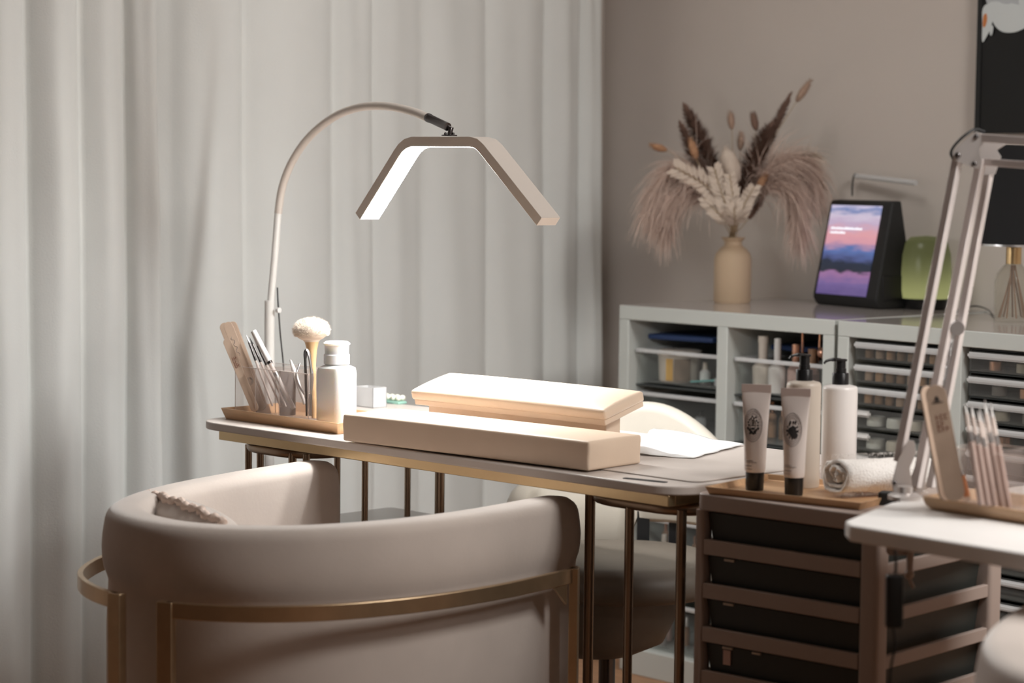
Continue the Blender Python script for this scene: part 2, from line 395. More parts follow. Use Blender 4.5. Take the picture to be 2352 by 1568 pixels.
# ------------------------------------------------------------------ acrylic organizers
def organizer(o, rot, L, dpt, h, splits, back, label, emat='acrylic_edge'):
    t = thing('organizer', label, 'organizer', o, rot); th = .0022
    xs = [0]+splits+[L]
    def pane(lo, hi, nm='panel'):
        bm = new(); box(bm, lo, hi); obj(nm, bm, 'acrylic', t, local=True)
    pane((0, 0, 0), (L, dpt, th), 'base')
    pane((0, 0, th), (L, th, h)); pane((0, dpt-th, th), (L, dpt, h+back)); pane((0, dpt*.5, th), (L, dpt*.5+th, h+back*.5), 'divider')
    for i, x in enumerate(xs):
        x = min(max(x, th/2), L-th/2); pane((x-th/2, th, th), (x+th/2, dpt-th, h), 'panel' if i in (0, len(xs)-1) else 'divider')
        bm = new(); box(bm, (x-th/2, -.0004, 0), (x+th/2, .0001, h)); obj('edge', bm, emat, t, local=True)
    bm = new(); box(bm, (0, -.0004, h-.001), (L, th, h+.0002)); obj('rim', bm, emat, t, local=True)
    bm = new(); box(bm, (0, dpt-th, h+back), (L, dpt, h+back+.0008)); obj('rim', bm, emat, t, local=True)
    return t
zt = T+.0045
organizer((-3.698, 2.876, zt), 0, .24, .11, .108, [.068, .147], .0, 'clear acrylic tool organizer with three compartments on the left tray')
# nail files
def file_bar(p0, p1, w, th, label, face=None, m='file_wood', marks=True, ring=False, group=None, script=False):
    mt = stick_frame(p0, p1, face); L = (Vector(p1)-Vector(p0)).length
    t = thing('nail_file', label, 'nail file', mtx=mt, group=group)
    pts = []
    for i in range(13): a_ = pi*i/12; pts.append((w*cos(a_), L-w+w*sin(a_)))
    for i in range(13): a_ = pi+pi*i/12; pts.append((w*cos(a_), w+w*sin(a_)))
    rot = Matrix.Rotation(pi/2, 4, 'X')
    bm = new(); prism(bm, pts, -th/2, th/2, rot); obj('file_body', bm, m, t, local=True, bev=.0004, seg=1)
    bm = new(); prism(bm, [(p[0]*1.02, L/2+(p[1]-L/2)*1.002) for p in pts], -th*.2, th*.2, rot); obj('core', bm, 'file_edge', t, local=True)
    if marks:
        bm = new(); rnd = random.Random(int(L*1e5))
        rows = ((.70, 'a'), (.645, 'b'), (.60, 'c'))
        for f_, k in rows:
            for j in range(3 if k != 'b' else 2):
                x = -w*.45+j*w*.42; hh = .0075
                box(bm, (x, -th/2-.0004, L*f_), (x+w*.09, -th/2-.0001, L*f_+hh))
                if (j+rnd.randint(0, 1)) % 2: box(bm, (x, -th/2-.0004, L*f_+hh*.45), (x+w*.3, -th/2-.0001, L*f_+hh*.6))
                else: box(bm, (x, -th/2-.0004, L*f_+hh*.85), (x+w*.3, -th/2-.0001, L*f_+hh)); box(bm, (x, -th/2-.0004, L*f_), (x+w*.3, -th/2-.0001, L*f_+hh*.15))
        obj('printed_mark', bm, 'print_red', t, local=True, smooth=False)
    if ring:
        bm = new()
        for rr, zc in ((.62, .86), (.45, .86)):
            P = [(w*rr*cos(2*pi*i/20), -th/2-.0003, L*.33+w*rr*1.3*sin(2*pi*i/20)) for i in range(20)]
            tube(bm, P, .0004, 4, closed=True)
        for j in range(6): tube(bm, [(w*.3*sin(j*2.1), -th/2-.0003, L*.33-w*.4+j*w*.15), (w*.3*cos(j*1.7), -th/2-.0003, L*.33-w*.3+j*w*.15)], .0004, 4)
        obj('printed_emblem', bm, 'print_grey', t, local=True)
    if script:
        bm = new()
        P = [(-w*.1+w*.45*sin(i*.9)*.6+.0006*sin(i*2.3), -th/2-.0003, L*.62+i*.0021) for i in range(22)]
        tube(bm, spline(P, 3), .00035, 4); obj('script_mark', bm, 'print_grey', t, local=True)
    return t
wf = 4.66
G1 = 'nail files in the left organizer'
file_bar(D(602, 942, wf-.015), D(521, 740, wf+.02), .0098, .004, 'beige nail file in the left organizer, tallest of three, with faint script', group=G1, marks=False, script=True, ring=True)
file_bar(D(592, 944, wf+.005), D(512, 742, wf+.045), .0098, .004, 'beige nail file leaning at the left corner of the left organizer', group=G1, marks=False)
file_bar(D(588, 944, wf-.035), D(519, 778, wf-.01), .0085, .004, 'short beige nail file with red-brown lettering, front one in the left organizer', group=G1, marks=True)
file_bar(D(606, 938, wf+.03), D(531, 739, wf+.06), .0098, .004, 'beige nail file with a dark edge, rearmost of the files in the left organizer', group=G1, marks=False, m='file_wood')
# pens and brushes
def rod_part(t, mt, name, z0, z1, r0, r1, m, seg=12, label=None):
    bm = new(); lathe(bm, [(r0, z0), (r1, z1)], seg=seg); obj(name, bm, m, t, local=True, label=label)
def stick(name, p0, p1, segs, label, cat, group=None):
    mt = stick_frame(p0, p1); L = (Vector(p1)-Vector(p0)).length; t = thing(name, label, cat, mtx=mt, group=group)
    for nm, a_, b_, r0, r1, m in segs: rod_part(t, mt, nm, L*a_, L*b_, r0, r1, m)
    return t
stick('nail_pen', D(675, 938, 4.60), D(582, 760, 4.62), [('barrel', 0, .42, .0045, .0052, 'white_plastic'), ('ring', .42, .46, .0058, .0058, 'chrome'), ('grip', .46, .58, .004, .0046, 'acrylic_edge'), ('collar', .58, .61, .0058, .0058, 'steel_dark'), ('cap', .61, 1, .0064, .0060, 'white_plastic')],
      'thick white capped nail pen leaning left in the left organizer', 'pen')
for k, (x0, y0, x1, y1, s) in enumerate([(626, 932, 566, 770, .70), (645, 934, 573, 774, .70), (657, 934, 577, 763, .62), (669, 936, 585, 768, .64)]):
    stick('detail_brush', D(x0, y0, 4.64+.008*k), D(x1, y1, 4.66+.008*k), [('handle', 0, s-.06, .002, .0026, 'acrylic_edge'), ('ferrule', s-.06, s+.20, .0028, .0024, 'steel_dark'), ('bristles', s+.20, 1, .0022, .0004, 'black_matte' if k % 2 else 'chrome')],
          'thin clear-handled nail brush with dark ferrule beside the white pen, %s from the left' % ['first', 'second', 'third', 'fourth'][k], 'brush', 'thin nail brushes behind the white pen')
stick('cuticle_pusher', D(700, 928, 4.58), D(667, 826, 4.60), [('handle', 0, .75, .003, .0055, 'white_plastic'), ('tip', .75, 1, .0055, .002, 'white_plastic')], 'small white plastic tool between the white pen and the nippers', 'tool')
# nippers (two curved chrome handles and jaws)
t = thing('cuticle_nipper', 'chrome cuticle nippers with curved handles, left of the dark tweezers', 'nippers', D(706, 960, 4.56))
bm = new(); tube(bm, spline([D(712, 950, 4.56), D(706, 915, 4.56), D(697, 902, 4.56), D(684, 880, 4.56), D(680, 862, 4.56), D(684, 848, 4.565), D(689, 834, 4.57)], 5), [.0022]*31, 8); obj('handle', bm, 'chrome', t)
bm = new(); tube(bm, spline([D(704, 950, 4.555), D(712, 915, 4.55), D(716, 890, 4.55), D(718, 862, 4.555), D(712, 835, 4.56)], 5), .0022, 8); obj('handle', bm, 'chrome', t)
bm = new(); lathe(bm, [(.0, -.003), (.006, -.003), (.006, .003), (0, .003)], seg=12, mtx=Matrix.Translation(D(708, 910, 4.553)) @ Matrix.Rotation(pi/2, 4, 'X')); obj('pivot', bm, 'chrome', t)
t = thing('tweezers', 'dark grey tweezers standing upright in front of the powder brush', 'tweezers', D(709, 960, 4.53))
for dx, m in ((-2, 'steel_dark'), (6, 'chrome')):
    bm = new(); tube(bm, spline([D(707+dx, 955, 4.53), D(706+dx*1.4, 900, 4.53), D(705+dx*1.6, 850, 4.53), D(703+dx, 812, 4.535), D(704, 802, 4.535)], 5), [.0032]*14+[.0042]*3+[.0036]*4, 8, flat=.6); obj('arm', bm, m, t)
# powder brush
mt = stick_frame(D(722, 960, 4.60), D(715, 758, 4.60)); t = thing('powder_brush', 'large powder brush with fluffy cream head and tan tapered handle', 'brush', mtx=mt)
L = (D(715, 758, 4.60)-D(722, 960, 4.60)).length
bm = new(); lathe(bm, [(.0055, 0), (.0058, L*.35), (.007, L*.6), (.010, L*.76), (.0145, L*.865), (.0155, L*.872), (.0150, L*.88)], seg=24); obj('handle', bm, 'wood_handle', t, local=True)
bm = new(); ball(bm, (0, 0, L*1.0), .036, 24, (1, 1, .66)); rnd = random.Random(3)
lathe(bm, [(.0145, L*.865), (.02, L*.90), (.032, L*.95)], seg=24)
obj('brush_head', bm, 'bristle', t, local=True)
bm = new()
for i in range(5000):
    th_ = rnd.uniform(0, 2*pi); v = rnd.uniform(-.55, 1); sr = sqrt(max(0, 1-v*v)); n = Vector((sr*cos(th_), sr*sin(th_), v)); p = Vector((n.x*.0345, n.y*.0345, L+n.z*.0225))
    dr = Vector((n.x, n.y, n.z*.7+.25)).normalized(); side = dr.cross(Vector((rnd.uniform(-1, 1), rnd.uniform(-1, 1), rnd.uniform(-1, 1)))).normalized()*.0004
    e = p+dr*rnd.uniform(.003, .0085); bm.faces.new([bm.verts.new(q) for q in (p-side, p+side, e)])
o = obj('hair_fringe', bm, 'bristle', t, local=True, smooth=False); o['kind'] = 'stuff'
# pump dispenser bottle
bc = Vector((-3.424, 2.922, zt)); t = thing('dispenser_bottle', 'milky white push-top dispenser bottle beside the beige cushion', 'bottle', bc, radians(12))
hb = .127
bm = new(); q = .0335
for i, (s, z) in enumerate([(.97, 0), (1, .004), (1, hb-.014), (.93, hb-.005), (.62, hb)]):
    pass
rings = []
for s, z in [(.94, 0), (1, .005), (1, hb-.016), (.94, hb-.006), (.70, hb), (.66, hb+.002)]:
    rings.append([bm.verts.new((p[0], p[1], z)) for p in rrect(-q*s, -q*s, q*s, q*s, .016*s if z < hb-.001 else q*s*.98, 6)])
n = len(rings[0]); bm.faces.new(rings[0][::-1]); bm.faces.new(rings[-1])
for a_, b_ in zip(rings, rings[1:]):
    for i in range(n): bm.faces.new((a_[i], a_[(i+1) % n], b_[(i+1) % n], b_[i]))
obj('bottle_body', bm, 'milky', t, local=True)
bm = new(); lathe(bm, [(.0265, hb+.002), (.0265, hb+.020), (.0245, hb+.022), (.0245, hb+.026)], seg=30); obj('collar', bm, 'milky', t, local=True)
bm = new(); lathe(bm, [(.0245, hb+.026), (.0250, hb+.040), (.0272, hb+.041), (.0272, hb+.044), (.022, hb+.0475), (.012, hb+.046), (0, hb+.045)], seg=30); obj('push_top', bm, 'milky', t, local=True)
# frosted box behind, mint strip with pearls
bp = Z(828, 934, T); t = thing('frosted_box', 'small frosted open box behind the white dispenser bottle', 'box', (bp.x-.02, bp.y, T), 0)
bm = new(); w_, d_, h_ = .062, .04, .045
for lo, hi in (((0, 0, 0), (w_, d_, .002)), ((0, 0, 0), (w_, .002, h_)), ((0, d_-.002, 0), (w_, d_, h_)), ((0, 0, 0), (.002, d_, h_)), ((w_-.002, 0, 0), (w_, d_, h_))): box(bm, lo, hi)
obj('box_body', bm, 'frost', t, local=True)
gp0, gp1 = Z(866, 921, T), Z(924, 928, T)
t = thing('display_strip', 'small mint green strip at the back of the table carrying round cream beads', 'holder', mtx=frame(gp0, gp1-gp0)); Ls = (gp1-gp0).length
bm = new(); box(bm, (0, -.012, 0), (Ls, .014, .006)); obj('strip_base', bm, 'mint', t, local=True, bev=.001)
for r_ in range(2):
    for i in range(5):
        b0 = frame(gp0, gp1-gp0) @ Vector((.008+i*(Ls-.016)/4, -.004+r_*.012, .0066)); bm = new(); ball(bm, (b0.x, b0.y, b0.z+.0068), .0068, 12)
        sit(obj('bead', bm, 'pearl'), 'round cream bead on the mint green strip, %s from the left in the %s row' % (['first', 'second', 'third', 'fourth', 'fifth'][i], ('front', 'back')[r_]), 'bead', 'cream beads on the mint strip')
# ------------------------------------------------------------------ hand cushions
def cushion_block(name, label, cat, mtx, L, W_, H, m, rnd_=.0055, seam=True):
    t = thing(name, label, cat, mtx=mtx)
    bm = new(); box(bm, (0, 0, 0), (L, W_, H)); bmesh.ops.bevel(bm, geom=bm.edges[:], offset=rnd_, segments=4, affect='EDGES', profile=.6)
    bmesh.ops.subdivide_edges(bm, edges=[e for e in bm.edges if e.calc_length() > .03], cuts=5, use_grid_fill=True)
    for v in bm.verts:
        u, w2, z = v.co.x/L, v.co.y/W_, v.co.z/H
        pu = max(0, sin(pi*u))**.4*max(0, sin(pi*w2))**.5
        if z > .8: v.co.z += .004*pu
        v.co.y += (-.002 if w2 < .5 else .002)*max(0, sin(pi*z))*max(0, sin(pi*u))**.3
        v.co.x += (-.002 if u < .5 else .002)*max(0, sin(pi*z))*max(0, sin(pi*w2))**.3+.0007*sin(u*40+z*7)
    obj('cushion_body', bm, m, t, local=True, angle=70)
    if seam:
        bm = new(); P = rrect(.001, .001, L-.001, W_-.001, .008, 4); tube(bm, [(p[0], p[1], H-.0035) for p in P], .0011, 6, closed=True)
        for x, y in ((.002, .002), (L-.002, .002), (L-.002, W_-.002)): tube(bm, [(x, y, .004), (x, y, H-.004)], .0011, 6)
        obj('piping', bm, m, t, local=True)
    return t
ca, cb = Z(787, 1012, T+.003), Z(1351, 1082, T+.003)
cm = frame(Vector((ca.x, ca.y, T+.0032)), (cb-ca).normalized()); CL = (cb-ca).length
cushion_block('hand_cushion', 'long flat beige leather block cushion on the front edge of the table', 'cushion', cm, CL, .150, .052, 'leather')
# tilted rest standing on the block
pf0, pf1 = Z(952, 931, T+.0032+.0555), Z(1398, 981, T+.0032+.0555)
xd = Vector((pf1.x-pf0.x, pf1.y-pf0.y, 0)); PL = xd.length; xd.normalize()
yd = Vector((-xd.y, xd.x, 0)); tilt = radians(14.5)
yv = yd*cos(tilt)+Vector((0, 0, 1))*sin(tilt); zv = xd.cross(yv)
pm = Matrix.Identity(4); o_ = Vector((pf0.x, pf0.y-.006, T+.0032+.0575))
for i in range(3): pm[i][0], pm[i][1], pm[i][2], pm[i][3] = xd[i], yv[i], zv[i], o_[i]
t = thing('arm_rest', 'tilted padded beige arm rest standing on the long block cushion', 'arm rest', mtx=pm); PW = .118
bm = new(); box(bm, (.006, .002, 0), (PL-.004, PW-.002, .012)); obj('board', bm, 'leather', t, local=True, bev=.002)
bm = new(); box(bm, (0, 0, .010), (PL, PW, .030)); bmesh.ops.bevel(bm, geom=bm.edges[:], offset=.008, segments=4, affect='EDGES', profile=.6)
bmesh.ops.subdivide_edges(bm, edges=[e for e in bm.edges if e.calc_length() > .03], cuts=6, use_grid_fill=True)
for v in bm.verts:
    if v.co.z > .02: v.co.z += .010*max(0, sin(pi*min(1, max(0, v.co.x/PL))))**.35*max(0, sin(pi*min(1, max(0, v.co.y/PW))))**.6
obj('padded_top', bm, 'leather', t, local=True, angle=70)
for xa, xb in ((.012, PL-.030),):
    bm = new(); tp = [pm @ Vector((x, y, -.0006)) for x, y in ((xa, .035), (xb, .035), (xb, .078), (xa, .078))]
    va = [bm.verts.new((p.x, p.y, T+.0032)) for p in tp]; vb_ = [bm.verts.new(p) for p in tp]; bm.faces.new(va[::-1]); bm.faces.new(vb_)
    for i in range(4): bm.faces.new((va[i], va[(i+1) % 4], vb_[(i+1) % 4], vb_[i]))
    obj('support_block', bm, 'leather', t, bev=.002)
# paper towel
bm = new(); P4 = [Z(1440, 1000, T+.004), Z(1455, 1040, T+.004), Z(1600, 1052, T+.004), Z(1712, 1019, T+.004), Z(1560, 996, T+.004)]
cA, cB, cC, cD_ = Z(1450, 1042, T+.005), Z(1592, 1051, T+.005), Z(1708, 1021, T+.005), Z(1500, 985, T+.005)
rnd = random.Random(12); g = []
for i in range(19):
    row = []
    for j in range(19):
        u, v = i/18, j/18; p = (cA*(1-u)+cB*u)*(1-v)+(cD_*(1-u)+cC*u)*v
        h_ = .0015+.006*abs(sin(u*5+v*3))*abs(cos(v*4-u*2))*(1-.6*u)+.012*max(0, 1-u*2.2)*max(0, .6-v)
        if v < .02: h_ *= .35
        row.append(bm.verts.new((p.x+.002*sin(v*20), p.y+.003*sin(u*15), T+.004+h_)))
    g.append(row)
for i in range(18):
    for j in range(18): bm.faces.new((g[i][j], g[i+1][j], g[i+1][j+1], g[i][j+1]))
o = obj('paper_towel', bm, 'paper', angle=60); o.modifiers.new('s', 'SOLIDIFY').thickness = .0008
sit(o, 'crumpled white paper towel on the mat behind the block cushion', 'paper towel')
# ================================================================== ARCHED LAMP
lx, ly = -3.92, 3.146
t = thing('arched_lamp', 'beige gooseneck floor lamp with a lit angular light bar over the cushions', 'lamp', (lx, ly, 0))
wp, wh = wof((lx, ly, 1)), 4.455
bm = new(); lathe(bm, [(.13, 0), (.13, .018), (.12, .024), (0, .026)], c=(lx, ly, 0), seg=36); obj('base', bm, 'pole_paint', t)
zp = D(622, 690, wp).z
bm = new(); tube(bm, [(lx, ly, .02), (lx, ly, zp)], .0115, 16); obj('lower_pole', bm, 'pole_paint', t)
bm = new(); tube(bm, [(lx, ly, zp-.03), D(631, 590, wp), D(639, 484, wp)], .008, 14); obj('upper_pole', bm, 'pole_paint', t)
gpx = [(639, 490), (646, 440), (662, 390), (690, 340), (725, 300), (770, 267), (815, 249), (860, 243), (905, 246), (950, 257), (985, 271)]
gp = [D(x, y, wp+(wh-wp)*max(0, (x-639)/(1035-639))**1.1) for x, y in gpx]
bm = new(); tube(bm, spline(gp, 6), .0088, 14); obj('gooseneck', bm, 'lamp_paint', t)
k0 = D(983, 270, wp+(wh-wp)*.87); k1 = D(1028, 291, wh)
bm = new(); tube(bm, [k0, k0+(k1-k0)*.08, k0+(k1-k0)*.1, k1], [.0095, .0095, .0085, .0085], 14)
j1 = D(1036, 296, wh); j2 = D(1032, 311, wh)
tube(bm, [k1-(k1-k0)*.1, j1, j2], [.005, .006, .005], 10)
lathe(bm, [(0, -.001), (.016, -.001), (.016, .001), (.006, .003), (0, .003)], c=D(1032, 311, wh), seg=20)
for dx in (-9, 9): ball(bm, D(1032+dx, 307, wh), .003, 8)
obj('swivel_joint', bm, 'steel_dark', t)
bm = new(); lathe(bm, [(0, 0), (.006, 0), (.006, .008), (0, .01)], c=(0, 0, 0), seg=12, mtx=Matrix.Translation(D(637, 712, wp-.012)) @ Matrix.Rotation(pi/2, 4, 'Y')); obj('knob', bm, 'white_plastic', t)
bm = new(); tube(bm, spline([D(637, 660, wp+.01), D(639, 700, wp+.01), D(644, 770, wp+.02), D(651, 840, wp+.03), D(656, 930, wp+.03), Vector((lx+.04, ly+.08, .3)), Vector((lx+.02, ly+.1, .02))], 6), .0017, 6); obj('cable', bm, 'black_plastic', t)
# light bar: bent profile in a vertical plane
HY0, HY1 = 3.03, 3.082
hp = [(816, 489), (864, 411), (905, 344), (915, 330), (928, 319), (945, 313.5), (1078, 313.5), (1096, 318), (1110, 331), (1150, 381), (1244, 500)]
out2 = []
for x, y in hp:
    p = YP(x, y, HY0); out2.append(Vector((p.x, p.z)))
def inset(P, d):
    Q = []
    for i in range(len(P)):
        a_ = P[max(i-1, 0)]; b_ = P[min(i+1, len(P)-1)]; t_ = (b_-a_).normalized(); Q.append(P[i]+Vector((t_.y, -t_.x))*d)
    return Q
inn = inset(out2, .020)
def bar(bm, A_, B_, y0, y1):
    r = [[bm.verts.new((p.x, y, p.y)) for p in P] for P, y in ((A_, y0), (A_, y1), (B_, y1), (B_, y0))]
    for i in range(len(A_)-1):
        for k in range(4): bm.faces.new((r[k][i], r[k][i+1], r[(k+1) % 4][i+1], r[(k+1) % 4][i]))
    bm.faces.new([r[k][0] for k in range(4)]); bm.faces.new([r[k][-1] for k in range(4)])
bm = new(); bar(bm, out2, inn, HY0, HY1); obj('light_bar', bm, 'lamp_paint', t, bev=.0008, seg=2, angle=25)
bm = new(); e_ = list(out2); e_[0] = out2[0].lerp(out2[1], .03); e_[-1] = out2[-1].lerp(out2[-2], .02)
bar(bm, inset(e_, .0202), inset(e_, .0204), HY0+.002, HY1-.002); obj('led_diffuser', bm, 'led', t, label='glowing white diffuser')
# ================================================================== VELVET CHAIR
outer = [(-3.405, 2.86), (-3.378, 2.70), (-3.345, 2.55), (-3.295, 2.39), (-3.225, 2.255), (-3.13, 2.155), (-3.01, 2.108), (-2.885, 2.11), (-2.78, 2.165), (-2.70, 2.265), (-2.655, 2.41), (-2.645, 2.57), (-2.66, 2.72), (-2.688, 2.885)]
op = [(p.x, p.y) for p in spline([(x, y, 0) for x, y in outer], 5)]
ch = thing('tub_chair', 'taupe velvet tub chair with gold frame, its curved back towards the viewer', 'chair', (-3.02, 2.5, 0))
TH = .075
def shell(u):
    k = min(1, min(u, 1-u)/.018); e = (1-k)
    r = .026; P = []
    z1 = .712-.012*e; z0 = .21
    o0, o1 = 0+.012*e, TH-.012*e
    for a_ in range(0, 91, 18): P.append((o0+r-r*cos(radians(a_)), z1-r+r*sin(radians(a_))))
    for a_ in range(90, -1, -18): P.append((o1-r+r*cos(radians(a_)), z1-r+r*sin(radians(a_))))
    P += [(o1+.004, .60), (o1, .45), (o1, z0), (o0, z0), (o0+.002, .565), (o0+.010, .588), (o0-.002, .605), (o0-.007, .645)]
    return P
bm = new(); sweep(bm, op, shell); obj('backrest', bm, 'velvet', ch, sub=1, angle=180)
ip = []
for i in range(len(op)):
    a_ = Vector(op[max(i-1, 0)]); b_ = Vector(op[min(i+1, len(op)-1)]); t_ = (b_-a_).normalized(); ip.append((op[i][0]-t_.y*(TH+.004), op[i][1]+t_.x*(TH+.004)))
bm = new(); prism(bm, ip[3:-3], .33, .46); obj('seat', bm, 'velvet', ch, bev=.025, seg=4)
bm = new(); prism(bm, ip[3:-3], .20, .325); obj('seat_base', bm, 'velvet', ch, bev=.01)
# frame: a flat band on each side, standing off the shell, rear posts and front posts
def off(pth, d):
    Q = []
    for i in range(len(pth)):
        a_ = Vector(pth[max(i-1, 0)]); b_ = Vector(pth[min(i+1, len(pth)-1)]); t_ = (b_-a_).normalized(); Q.append((pth[i][0]+t_.y*d, pth[i][1]-t_.x*d))
    return Q
bo = off(op, .040); n_ = len(bo)
mid = min(range(n_), key=lambda i: (bo[i][0]+2.90)**2+(bo[i][1]-2.03)**2)
for seg_, side in ((bo[1:mid-1], 'l'), (bo[mid+2:-3], 'r')):
    bm = new(); sweep(bm, seg_, [(-.005, .572), (.005, .572), (.005, .598), (-.005, .598)]); obj('frame_band', bm, 'brass', ch, bev=.0012, seg=2, angle=25)
    for k, p in enumerate((seg_[0], seg_[-1])):
        bm = new(); d_ = Vector((p[0]+3.02, p[1]-2.5)).normalized(); mt = frame((p[0], p[1], 0), (-d_.y, d_.x, 0)); box(bm, (-.014, -.008, 0), (.014, .008, .598), mt); obj('post', bm, 'brass', ch, bev=.0012, seg=2)
bm = new(); ringp = off(op, .0); tube(bm, [(p[0], p[1], .19) for p in ringp], .009, sq=True); obj('lower_rail', bm, 'brass', ch)
q = bo[-5]; bm = new(); prism(bm, [(0, 0), (.035, 0), (.035, -.035)], -.003, .003, Matrix.Translation((q[0]+.004, q[1]-.03, .572)) @ Matrix.Rotation(radians(95), 4, 'Z') @ Matrix.Rotation(pi/2, 4, 'X')); obj('corner_bracket', bm, 'brass', ch)
tub2 = dup(ch, Matrix.Translation(Vector((-3.02, 2.5, 0))+Z(2300, 1545, .71)-Z(222, 1170, .71)), 'velvet tub chair cut off by the lower right corner of the view')
# ruffled pillow leaning inside the chair
t = thing('ruffled_pillow', 'pale pillow with a gathered ruffled edge inside the velvet chair', 'pillow', (-3.05, 2.36, .47))
n0 = Vector((.28, .95, 0)).normalized(); u_ = Vector((.95, -.28, 0)).normalized(); v_ = (Vector((0, 0, 1))*.93-n0*.36).normalized(); w_n = u_.cross(v_)
pc = Vector((-3.05, 2.318, .583))
bm = new(); ring = []; NN = 30
for s in (-1, 1):
    pass
gr = {}
for s in (1, -1):
    for i in range(NN+1):
        for j in range(NN+1):
            a_, b_ = -1+2*i/NN, -1+2*j/NN; edge = max(abs(a_), abs(b_)) >= .999
            th_ = .055*((1-a_**4)*(1-b_**4))**.5
            rx = .19*a_*(1-.05*b_*b_); rz = .135*b_*(1-.05*a_*a_)
            key = (i, j) if edge else (i, j, s)
            if key not in gr: gr[key] = bm.verts.new(pc+u_*rx+v_*rz+w_n*s*th_)
def K(i, j, s): return gr[(i, j)] if (i in (0, NN) or j in (0, NN)) else gr[(i, j, s)]
for s in (1, -1):
    for i in range(NN):
        for j in range(NN): bm.faces.new((K(i, j, s), K(i+1, j, s), K(i+1, j+1, s), K(i, j+1, s)))
obj('pillow_body', bm, 'velvet', t)
bm = new(); per = []; rad = []
for k in range(320):
    f = k/80; s_ = int(f); q = f-s_; a_, b_ = [(-1+2*q, 1), (1, 1-2*q), (1-2*q, -1), (-1, -1+2*q)][s_]
    per.append(pc+u_*.192*a_*(1-.05*b_*b_)+v_*.137*b_*(1-.05*a_*a_)+w_n*.003*sin(k*.31)); rad.append(.0065+.0022*sin(k*.9)+.001*sin(k*2.3))
tube(bm, per, rad, 8, closed=True); obj('ruffle', bm, 'ruffle', t)
# ================================================================== TECHNICIAN CHAIR behind the table
c0 = Vector((-3.15, 3.52)); RR = .275
t = thing('swivel_chair', 'cream leather swivel chair with a curved back, behind the table', 'chair', (c0.x, c0.y, 0))
bm = new(); phi0 = radians(125); rings = []
for i in range(61):
    ph_ = phi0+radians(-125+250*i/60); d_ = ph_-phi0; top = .60+.175*max(0, cos(d_))**2.2; 
    top -= .10*max(0, (abs(d_)-1.45))/.7
    bot = .505 if (d_ < radians(5)) else .505-.07*min(1, (d_-radians(5))/.12)
    rr = RR; P = []
    for k in range(10):
        a_ = pi*k/9; P.append((rr-.022+.022*cos(a_), top-.022+.022*sin(a_)))
    P += [(rr-.046, (top+bot)/2), (rr-.044, bot+.01), (rr-.03, bot), (rr-.012, bot), (rr, bot+.012), (rr+.004, (top+bot)/2)]
    rings.append([bm.verts.new((c0.x+r*cos(ph_), c0.y+r*sin(ph_), z)) for r, z in P])
m_ = len(rings[0])
for a_, b_ in zip(rings, rings[1:]):
    for j in range(m_): bm.faces.new((a_[j], a_[(j+1) % m_], b_[(j+1) % m_], b_[j]))
bm.faces.new(rings[0]); bm.faces.new(rings[-1][::-1]); obj('backrest', bm, 'white_leather', t, angle=80)
for rr_, dz in ((RR+.0006, -.022), (RR-.042, -.055)):
    bm = new(); P = []
    for i in range(61):
        ph_ = phi0+radians(-110+220*i/60); d_ = ph_-phi0; top = .60+.175*max(0, cos(d_))**2.2-.10*max(0, (abs(d_)-1.45))/.7; P.append((c0.x+rr_*cos(ph_), c0.y+rr_*sin(ph_), top+dz))
    tube(bm, P, .0013, 6); obj('stitching', bm, 'label_brown' if dz > -.03 else 'leather', t)
bm = new(); lathe(bm, [(0, .40), (.20, .40), (.235, .415), (.24, .44), (.225, .465), (.19, .475), (0, .478)], c=(c0.x, c0.y-.03, 0), seg=40); obj('seat', bm, 'shaded_leather', t, angle=80)
bm = new(); lathe(bm, [(0, .255), (.09, .262), (.15, .29), (.175, .34), (.175, .395), (0, .398)], c=(c0.x-.05, c0.y-.06, 0), seg=36); obj('seat_shell', bm, 'shaded_leather', t)
for px_, w_ in ((1477, .028), (1551, .030)):
    q = YP(px_, 1230, 0.01); d_ = ray(px_, 1230); # strut behind the seat, between seat and backrest
    k_ = (Vector((c0.x, c0.y))+Vector((cos(radians(135)), sin(radians(135))))*.235); s_ = k_.dot(Vector((-.707, .707)))/(Vector((d_.x, d_.y)).dot(Vector((-.707, .707))))
    p = Vector((d_.x*s_, d_.y*s_)); bm = new(); mt = frame((p.x, p.y, 0), (.707, .707, 0)); box(bm, (-w_/2, -.006, .42), (w_/2, .006, .53), mt); obj('bracket', bm, 'black_plastic', t)
bm = new(); lathe(bm, [(.03, .08), (.03, .16), (.018, .165), (.018, .26)], c=(c0.x-.03, c0.y-.04, 0), seg=16); obj('gas_lift', bm, 'steel_dark', t)
for k in range(5):
    a_ = 2*pi*k/5+.3; e = Vector((c0.x-.03+.23*cos(a_), c0.y-.04+.23*sin(a_), .075)); bm = new(); tube(bm, [(c0.x-.03, c0.y-.04, .10), e], [.018, .012], 8); lg = obj('leg', bm, 'steel_dark', t)
    bm = new(); lathe(bm, [(0, -.01), (.025, -.01), (.025, .01), (0, .01)], seg=14, mtx=Matrix.Translation((e.x, e.y, .026)) @ Matrix.Rotation(a_, 4, 'Z') @ Matrix.Rotation(pi/2, 4, 'X')); tube(bm, [(e.x, e.y, .03), (e.x, e.y, .075)], .006, 6); obj('caster', bm, 'black_plastic', lg)
